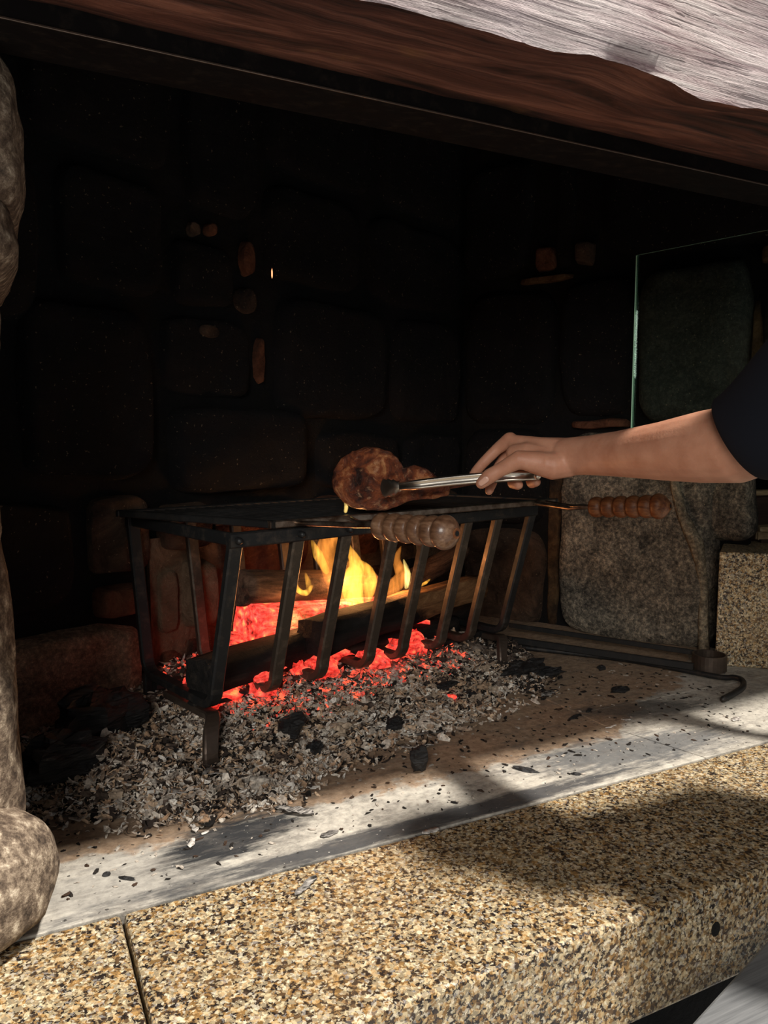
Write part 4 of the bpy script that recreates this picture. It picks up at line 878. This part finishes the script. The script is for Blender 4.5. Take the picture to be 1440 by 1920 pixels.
# ribbed scrubbing brush on the granite block
b0 = Vector((1.7787, 1.3937, 0.2680)); b1 = Vector((1.6300, 1.1253, 0.2680)); bd_ = (b1 - b0).normalized()
br = thing('scrubbing_brush', 'beige scrubbing brush with ribbed side, lying on the granite block', 'brush', b0 + bd_ * 0.07)
m = M(); m.strap([b0 + Vector((0, 0, 0.038)), b0 + bd_ * 0.15 + Vector((0, 0, 0.034))], (0, 0, 1), 0.012, 0.045); o = build('back', m, pale_wood, br); bev(o, 0.003)
for i in range(11):
    p_ = b0 + bd_ * (0.008 + 0.0125 * i); m = M(); m.strap([p_ + Vector((0, 0, 0.006)), p_ + Vector((0, 0, 0.034))], bd_, 0.0065, 0.040); build('bristle_row', m, pale_wood, br)
m = M(); m.strap([b0 + Vector((0, 0, 0.004)), b0 + bd_ * 0.15 + Vector((0, 0, 0.004))], (0, 0, 1), 0.008, 0.036); build('core', m, dark_board, br)

# ================================================================ STEEL COUNTER bottom right
ct = thing('steel_counter', 'grey brushed steel counter corner at the bottom right, in front of the kerb', 'counter', (0.78, 0.36, -0.75))
cp = [(0.30, 0.410), (0.60, 0.500), (0.90, 0.585), (0.95, 0.455), (0.65, 0.37), (0.34, 0.28)]
m = M(); m.prism(cp, -0.085, -0.05); o = build('top', m, counter_mat, ct); bev(o, 0.003)
for (x_, y_) in ((0.37, 0.38), (0.87, 0.53), (0.39, 0.33), (0.89, 0.48)):
    m = M(); m.box((x_, y_, -0.417), (0.03, 0.03, 0.666)); build('leg', m, counter_mat, ct)

# ================================================================ PERSON
pe = thing('person', 'person in a black short-sleeved shirt reaching a bare forearm in from the right', 'person', (1.03, 0.27, -0.75))
bm_ = M()
SH = Vector((0.81, 0.43, 0.72)); EL = Vector((0.7999, 0.6097, 0.5288)); WR = Vector((0.7818, 0.9307, 0.5006))
arm = [SH, SH.lerp(EL, 0.5), EL, Vector((0.7989, 0.6377, 0.5223)), Vector((0.7984, 0.6880, 0.5179)), Vector((0.7965, 0.7558, 0.5115)), Vector((0.7958, 0.8343, 0.5064)), Vector((0.7891, 0.8935, 0.5030)), WR]
bm_.tube(arm, [0.058, 0.052, 0.0455, 0.0478, 0.0460, 0.0395, 0.0330, 0.0295, 0.0290], 20)
# palm: overlapping tapered bars from wrist to knuckles
def chain(pts, rad, sq=None, seg=12): bm_.tube([Vector(p_) for p_ in pts], rad, seg, True, sq)
chain([(0.7878, 0.9280, 0.5039), (0.7600, 0.9710, 0.5117), (0.7381, 1.0171, 0.5249)], [0.026, 0.0195, 0.0105])           # index metacarpal
chain([(0.7910, 0.9318, 0.5022), (0.7762, 0.9849, 0.5080), (0.7621, 1.0324, 0.5178)], [0.027, 0.020, 0.0115])
chain([(0.7942, 0.9355, 0.4987), (0.7931, 0.9923, 0.4991), (0.7873, 1.0411, 0.5070)], [0.026, 0.019, 0.0115])
chain([(0.7956, 0.9344, 0.4955), (0.8042, 0.9856, 0.4889), (0.8065, 1.0355, 0.4927)], [0.025, 0.018, 0.0105])
chain([(0.7791, 0.9198, 0.4912), (0.7517, 0.9274, 0.4865), (0.7297, 0.9446, 0.4912)], [0.022, 0.0215, 0.0165])          # thumb base
chain([(0.7614, 0.9460, 0.4956), (0.7379, 0.9756, 0.5035), (0.7298, 0.9910, 0.5049)], [0.022, 0.020, 0.0150])
# thumb
chain([(0.7353, 0.9362, 0.4913), (0.7066, 0.9511, 0.4962), (0.6857, 0.9711, 0.4796), (0.6750, 0.9811, 0.4705), (0.6664, 0.9899, 0.4596)], [0.0185, 0.0150, 0.0112, 0.0122, 0.0095], None, 14)
# fingers
chain([(0.7394, 1.0189, 0.5266), (0.7279, 1.0376, 0.5110), (0.7112, 1.0494, 0.4901), (0.6953, 1.0501, 0.4747), (0.6831, 1.0439, 0.4649)], [0.0125, 0.0098, 0.0092, 0.0085, 0.0070])
chain([(0.7634, 1.0340, 0.5178), (0.7512, 1.0521, 0.4930), (0.7346, 1.0523, 0.4703), (0.7169, 1.0370, 0.4540), (0.7047, 1.0251, 0.4438)], [0.0125, 0.0100, 0.0095, 0.0088, 0.0070])
chain([(0.7893, 1.0423, 0.5070), (0.7905, 1.0594, 0.4833), (0.7701, 1.0505, 0.4625), (0.7517, 1.0252, 0.4554), (0.7473, 1.0048, 0.4540)], [0.0120, 0.0098, 0.0095, 0.0098, 0.0085])
chain([(0.8087, 1.0355, 0.4927), (0.8096, 1.0432, 0.4745), (0.7893, 1.0294, 0.4604), (0.7759, 1.0075, 0.4557), (0.7704, 0.9881, 0.4586)], [0.0110, 0.0088, 0.0085, 0.0088, 0.0075])
# rest of the body, out of the picture
LS = Vector((1.13, 0.44, 0.72)); NK = Vector((0.94, 0.42, 0.79)); HD = Vector((0.84, 0.43, 0.97)); PV = Vector((1.03, 0.29, 0.14))
bm_.tube([PV, PV.lerp(NK, 0.35), PV.lerp(NK, 0.7), NK - Vector((0, 0, 0.06))], [0.135, 0.125, 0.145, 0.10], 20, True, ((0, 1, 0), 0.75))
bm_.tube([SH, NK + Vector((0, 0, -0.03)), LS], [0.060, 0.075, 0.060], 16)
bm_.tube([NK - Vector((0, 0, 0.02)), HD - Vector((0, 0, 0.08))], [0.058, 0.055], 16)
bm_.tube([HD + Vector((-0.01, 0.02, -0.055)), HD + Vector((0, 0, 0.05))], [0.072, 0.088], 20)
fdir = Vector((-0.6, 0.75, -0.25)).normalized(); sd2 = fdir.cross(Vector((0, 0, 1))).normalized()
bm_.tube([HD + fdir * 0.078 + Vector((0, 0, 0.02)), HD + fdir * 0.106 + Vector((0, 0, -0.018))], [0.008, 0.014], 10)
bm_.tube([HD + fdir * 0.075 + Vector((0, 0, -0.055)) - sd2 * 0.02, HD + fdir * 0.075 + Vector((0, 0, -0.055)) + sd2 * 0.02], [0.009, 0.009], 10)
for s_ in (-1, 1): bm_.tube([HD + sd2 * s_ * 0.086 + Vector((0, 0, -0.02)), HD + sd2 * s_ * 0.092 + Vector((0, 0, 0.015))], [0.012, 0.018], 10)
LE = Vector((1.16, 0.40, 0.44)); LWR = Vector((0.97, 0.47, 0.32))
bm_.tube([LS, LE, LWR], [0.055, 0.043, 0.030], 16); bm_.tube([LWR, LWR + Vector((-0.05, 0.04, -0.05))], [0.030, 0.026], 12)
for k in range(4): bm_.tube([LWR + Vector((-0.05 + 0.018 * (k - 1.5), 0.05, -0.06)), LWR + Vector((-0.07 + 0.020 * (k - 1.5), 0.07, -0.11 + 0.006 * k))], [0.010, 0.008], 8)
for s_ in (-1, 1):
    hip = PV + Vector((0.095 * s_, 0.0, -0.05)); kn = hip + Vector((0.02 * s_, 0.03, -0.42)); an = Vector((hip.x + 0.03 * s_, hip.y - 0.02, -0.69))
    bm_.tube([hip, kn, an], [0.088, 0.058, 0.040], 16); bm_.tube([an, an + Vector((-0.09, 0.12, -0.03))], [0.035, 0.030], 12)
body = build('body', bm_, skin, pe, True)
rm = body.modifiers.new('remesh', 'REMESH'); rm.mode = 'VOXEL'; rm.voxel_size = 0.0026; rm.use_smooth_shade = True
cs = body.modifiers.new('smooth', 'SMOOTH'); cs.factor = 0.5; cs.iterations = 5
# thumb nail
m = M(); tn = Vector((0.6622, 0.9779, 0.4644)); m.tube([tn + Vector((0.6646, 0.9757, 0.4661)) - Vector((0.6622, 0.9779, 0.4644)), Vector((0.6603, 0.9823, 0.4601))], [0.0052, 0.0048], 10, True, (tuple((Vector((0, 0, 0.53)) - tn).normalized()), 0.35)); build('thumbnail', m, nail, body, True)
# clothing
def cloth(name, mat, tubes, vox=0.006):
    m = M()
    for a in tubes: m.tube(*a)
    o = build(name, m, mat, pe, True); r_ = o.modifiers.new('remesh', 'REMESH'); r_.mode = 'VOXEL'; r_.voxel_size = vox; r_.use_smooth_shade = True
    s2 = o.modifiers.new('smooth', 'SMOOTH'); s2.iterations = 4; return o
EJ = Vector((0.7951, 0.5960, 0.5349))
cloth('t_shirt', shirt_mat, [([PV + Vector((0, 0, -0.02)), PV.lerp(NK, 0.35), PV.lerp(NK, 0.7), NK - Vector((0, 0, 0.08))], [0.170, 0.168, 0.175, 0.12], 20, True, ((0, 1, 0), 0.78)),
    ([SH, NK + Vector((0, 0, -0.045)), LS], [0.070, 0.080, 0.070], 16), ([LS, LS.lerp(LE, 0.75)], [0.066, 0.062], 16)])
# sleeve: open cuff around the right elbow
ax = [SH, SH.lerp(EJ, 0.55), EJ, Vector((0.7919, 0.6273, 0.5287))]; rs = [0.070, 0.068, 0.066, 0.0575]
m = M(); sg = 40; rings = []
hem_n = 0
for lay in (0, 1):
    for i, (P_, r_) in enumerate(zip(ax, rs)):
        T_ = (ax[min(i + 1, 3)] - ax[max(i - 1, 0)]).normalized()
        if i == 3: T_ = (Vector((0.7609, 0.6702, 0.4910)) - Vector((0.7819, 0.5865, 0.5420))).normalized()
        N_ = (Vector((0, 0, 1)) - T_ * T_.z).normalized(); B2 = T_.cross(N_); r2 = r_ - 0.004 * lay
        for j in range(sg):
            al_ = 2 * PI * j / sg; wv = 1 + 0.02 * math.sin(3 * al_ + i); m.v.append(tuple(P_ + N_ * r2 * wv * math.cos(al_) + B2 * r2 * wv * math.sin(al_)))
nL = 4 * sg
for lay in (0, 1):
    for i in range(3):
        for j in range(sg): a = lay * nL + i * sg + j; b = lay * nL + i * sg + (j + 1) % sg; m.f.append((a, b, b + sg, a + sg)); m.c.append(None); m.mi.append(0)
for j in range(sg): a = 3 * sg + j; b = 3 * sg + (j + 1) % sg; m.f.append((a, b, nL + b, nL + a)); m.c.append(None); m.mi.append(0)
slv = build('sleeve', m, shirt_mat, pe, True); ss = slv.modifiers.new('sub', 'SUBSURF'); ss.levels = 1; ss.render_levels = 2
tr_ = []
for s_ in (-1, 1):
    hip = PV + Vector((0.095 * s_, 0.0, -0.05)); kn = hip + Vector((0.02 * s_, 0.03, -0.42)); an = Vector((hip.x + 0.03 * s_, hip.y - 0.02, -0.66)); tr_.append(([hip, kn, an], [0.102, 0.074, 0.060], 16))
tr_.append(([PV + Vector((0, 0, -0.06)), PV + Vector((0, 0, 0.04))], [0.145, 0.145], 18, True, ((0, 1, 0), 0.8)))
cloth('trousers', trouser_mat, tr_)
for s_ in (-1, 1):
    hip = PV + Vector((0.095 * s_, 0.0, -0.05)); an = Vector((hip.x + 0.03 * s_, hip.y - 0.02, -0.70)); cloth('shoe', shoe_mat, [([an, an + Vector((-0.10, 0.13, -0.005))], [0.046, 0.042], 14)])
cloth('hair', hair_mat, [([HD - fdir * 0.030 + Vector((0, 0, 0.0)), HD - fdir * 0.012 + Vector((0, 0, 0.062))], [0.085, 0.090], 18)])

# ================================================================ MEAT AND TONGS
mc = Vector((0.5848, 1.1936, 0.4565))
mt = thing('grilled_chop', 'browned grilled meat chop held over the fire by steel tongs', 'meat', tuple(mc))
ol = [(622,905),(626,880),(640,860),(662,846),(690,837),(712,840),(735,848),(748,862),(757,878),(775,872),(795,876),(812,888),(826,900),(845,912),(842,928),(815,935),(790,936),(765,940),(745,950),(722,957),(690,957),(660,952),(640,938),(626,922)]
CAMP = Vector((0, 0, 0.53)); c2 = (700, 905)
cen2 = Vector((0.5847, 1.1935, 0.4546)); nrm = (CAMP - cen2).normalized(); rgt = nrm.cross(Vector((0, 0, 1))).normalized() * -1; upv = rgt.cross(nrm) * -1
if upv.z < 0: upv = -upv
if rgt.x < 0: rgt = -rgt
SC = 1.33 / 1440
pts2 = []
for i in range(len(ol)):   # densify
    a, b = ol[i], ol[(i + 1) % len(ol)]
    for k in range(5): pts2.append(((a[0] + (b[0] - a[0]) * k / 5 - 705) * SC, -(a[1] + (b[1] - a[1]) * k / 5 - 902) * SC))
NP = len(pts2); vs = []; prof = [(0.0, 1.0), (0.12, 1.0), (0.24, 1.0), (0.36, 0.99), (0.48, 0.97), (0.58, 0.95), (0.67, 0.92), (0.75, 0.88), (0.82, 0.82), (0.88, 0.72), (0.93, 0.60), (0.97, 0.42), (1.0, 0.0), (0.97, -0.42), (0.88, -0.68), (0.6, -0.95), (0.0, -1.0)]
for (k, h) in prof:
    for (x_, y_) in pts2:
        cx_ = max(-0.03, min(0.085, x_ * 0.75)); cy_ = 0.0 - 0.012 * smooth(0.02, 0.1, x_)      # spine the outline shrinks to
        X_, Y_ = cx_ + (x_ - cx_) * k, cy_ + (y_ - cy_) * k
        th0 = 0
        X_ += 0.0025 * nz(X_ * 120, Y_ * 120, h * 2); Y_ += 0.0018 * nz(X_ * 120, Y_ * 120, h * 2 + 9)
        th = (0.020 - 0.008 * smooth(0.02, 0.06, x_)) * h + (0.007 * fbm(X_ * 22, Y_ * 22, 2) + 0.006 * abs(nz(X_ * 75 + 2 * nz(X_ * 30, Y_ * 30), Y_ * 75, 5)) + 0.003 * nz(X_ * 160, Y_ * 160, 5)) * (1 if h > 0 else 0.3) * (abs(h) ** 0.5)
        vs.append(cen2 + rgt * X_ + upv * Y_ + nrm * th)
fs = [(i * NP + j, i * NP + (j + 1) % NP, (i + 1) * NP + (j + 1) % NP, (i + 1) * NP + j) for i in range(len(prof) - 1) for j in range(NP)]
m = M(); m.add(vs, fs); build('meat', m, meat_mat, mt, True)

tg = thing('steel_tongs', 'long stainless steel kitchen tongs gripping the meat, held in the hand', 'tongs', (0.6871, 1.0254, 0.4682))
def tong_arm(pts, w, lab, mat):
    P = [Vector(p_) for p_ in pts]; m = M(); vw = (CAMP - P[1]).normalized(); n_ = len(P); 
    T_ = (P[-1] - P[0]).normalized(); U_ = T_.cross(vw).normalized()
    if U_.z < 0: U_ = -U_
    Nn = vw; prof = [(-1, -0.0035), (-0.85, 0.0), (-0.60, 0.0030), (-0.45, 0.0005), (0.45, 0.0005), (0.60, 0.0030), (0.85, 0.0), (1, -0.0035)]; vs = []
    for i, p_ in enumerate(P):
        ww = w[i] / 2
        for (a, b) in prof: vs.append(p_ + U_ * a * ww + Nn * b)
        for (a, b) in prof: vs.append(p_ + U_ * a * ww * 0.94 + Nn * (b - 0.0012))
    K = 16; fs = []
    for i in range(n_ - 1):
        for j in range(7): a = i * K + j; fs.append((a, a + 1, a + K + 1, a + K)); a += 8; fs.append((a, a + K, a + K + 1, a + 1))
        fs.append((i * K, i * K + K, i * K + K + 8, i * K + 8)); fs.append((i * K + 7, i * K + 15, i * K + K + 15, i * K + K + 7))
    for i in (0, n_ - 1): fs += [(i * K + j, i * K + j + 8, i * K + j + 9, i * K + j + 1) for j in range(7)]
    m.add(vs, fs); return build('arm', m, mat, tg, True)
tong_arm([(0.5881, 1.1148, 0.4498), (0.6177, 1.0924, 0.4537), (0.6568, 1.0567, 0.4606), (0.6908, 1.0232, 0.4657), (0.7267, 0.9943, 0.4687), (0.7613, 0.9714, 0.4698)], [0.014, 0.017, 0.018, 0.018, 0.017, 0.014], '', steel)
tong_arm([(0.6522, 1.2075, 0.4302), (0.6775, 1.1789, 0.4398), (0.7016, 1.1287, 0.4512), (0.7246, 1.0734, 0.4625), (0.7477, 1.0230, 0.4678), (0.7704, 0.9804, 0.4709)], [0.014, 0.017, 0.018, 0.018, 0.017, 0.014], '', steel_brown)
for (pa, pb, dd) in (((0.5913, 1.1132, 0.4498), (0.5748, 1.1468, 0.4447), 1), ((0.6548, 1.2062, 0.4302), (0.6185, 1.2128, 0.4262), -1)):
    a, b = Vector(pa), Vector(pb); T_ = (b - a).normalized(); vw = (CAMP - a).normalized(); U_ = T_.cross(vw).normalized(); m = M(); vs = []
    nn, mm_ = 12, 8
    for i in range(nn + 1):
        t_ = i / nn; w = (0.007 + 0.0085 * math.sin(min(1, t_ * 1.25) * PI / 2)) * (1 if t_ < 0.75 else math.sqrt(max(0.0, 1 - ((t_ - 0.75) / 0.25) ** 2)) * 0.9 + 0.1)
        for j in range(mm_ + 1):
            s_ = -1 + 2 * j / mm_; ww = w * (1 + 0.10 * math.sin(i * 2.1) * abs(s_))
            vs.append(a + (b - a) * t_ * 1.15 + U_ * s_ * ww + vw * dd * (0.006 * (1 - s_ * s_) * math.sin(PI * min(1, t_ + 0.15)) - 0.002))
    k0 = len(vs); vs += [v_ - vw * dd * 0.0012 for v_ in vs]
    fs = [(i * 9 + j, i * 9 + j + 1, (i + 1) * 9 + j + 1, (i + 1) * 9 + j) for i in range(nn) for j in range(mm_)]; fs += [tuple(k0 + q_ for q_ in f_) for f_ in list(fs)]
    ringi = [j for j in range(9)] + [i * 9 + 8 for i in range(1, nn + 1)] + [nn * 9 + j for j in range(7, -1, -1)] + [i * 9 for i in range(nn - 1, 0, -1)]
    fs += [(ringi[q_], ringi[(q_ + 1) % len(ringi)], k0 + ringi[(q_ + 1) % len(ringi)], k0 + ringi[q_]) for q_ in range(len(ringi))]
    m.add(vs, fs); build('scalloped_tip', m, steel if dd > 0 else steel_brown, tg, True)
m = M(); m.tube([(0.7573, 0.9689, 0.4700), (0.7711, 0.9866, 0.4697)], 0.006, 12); build('hinge_pin', m, steel, tg, True)
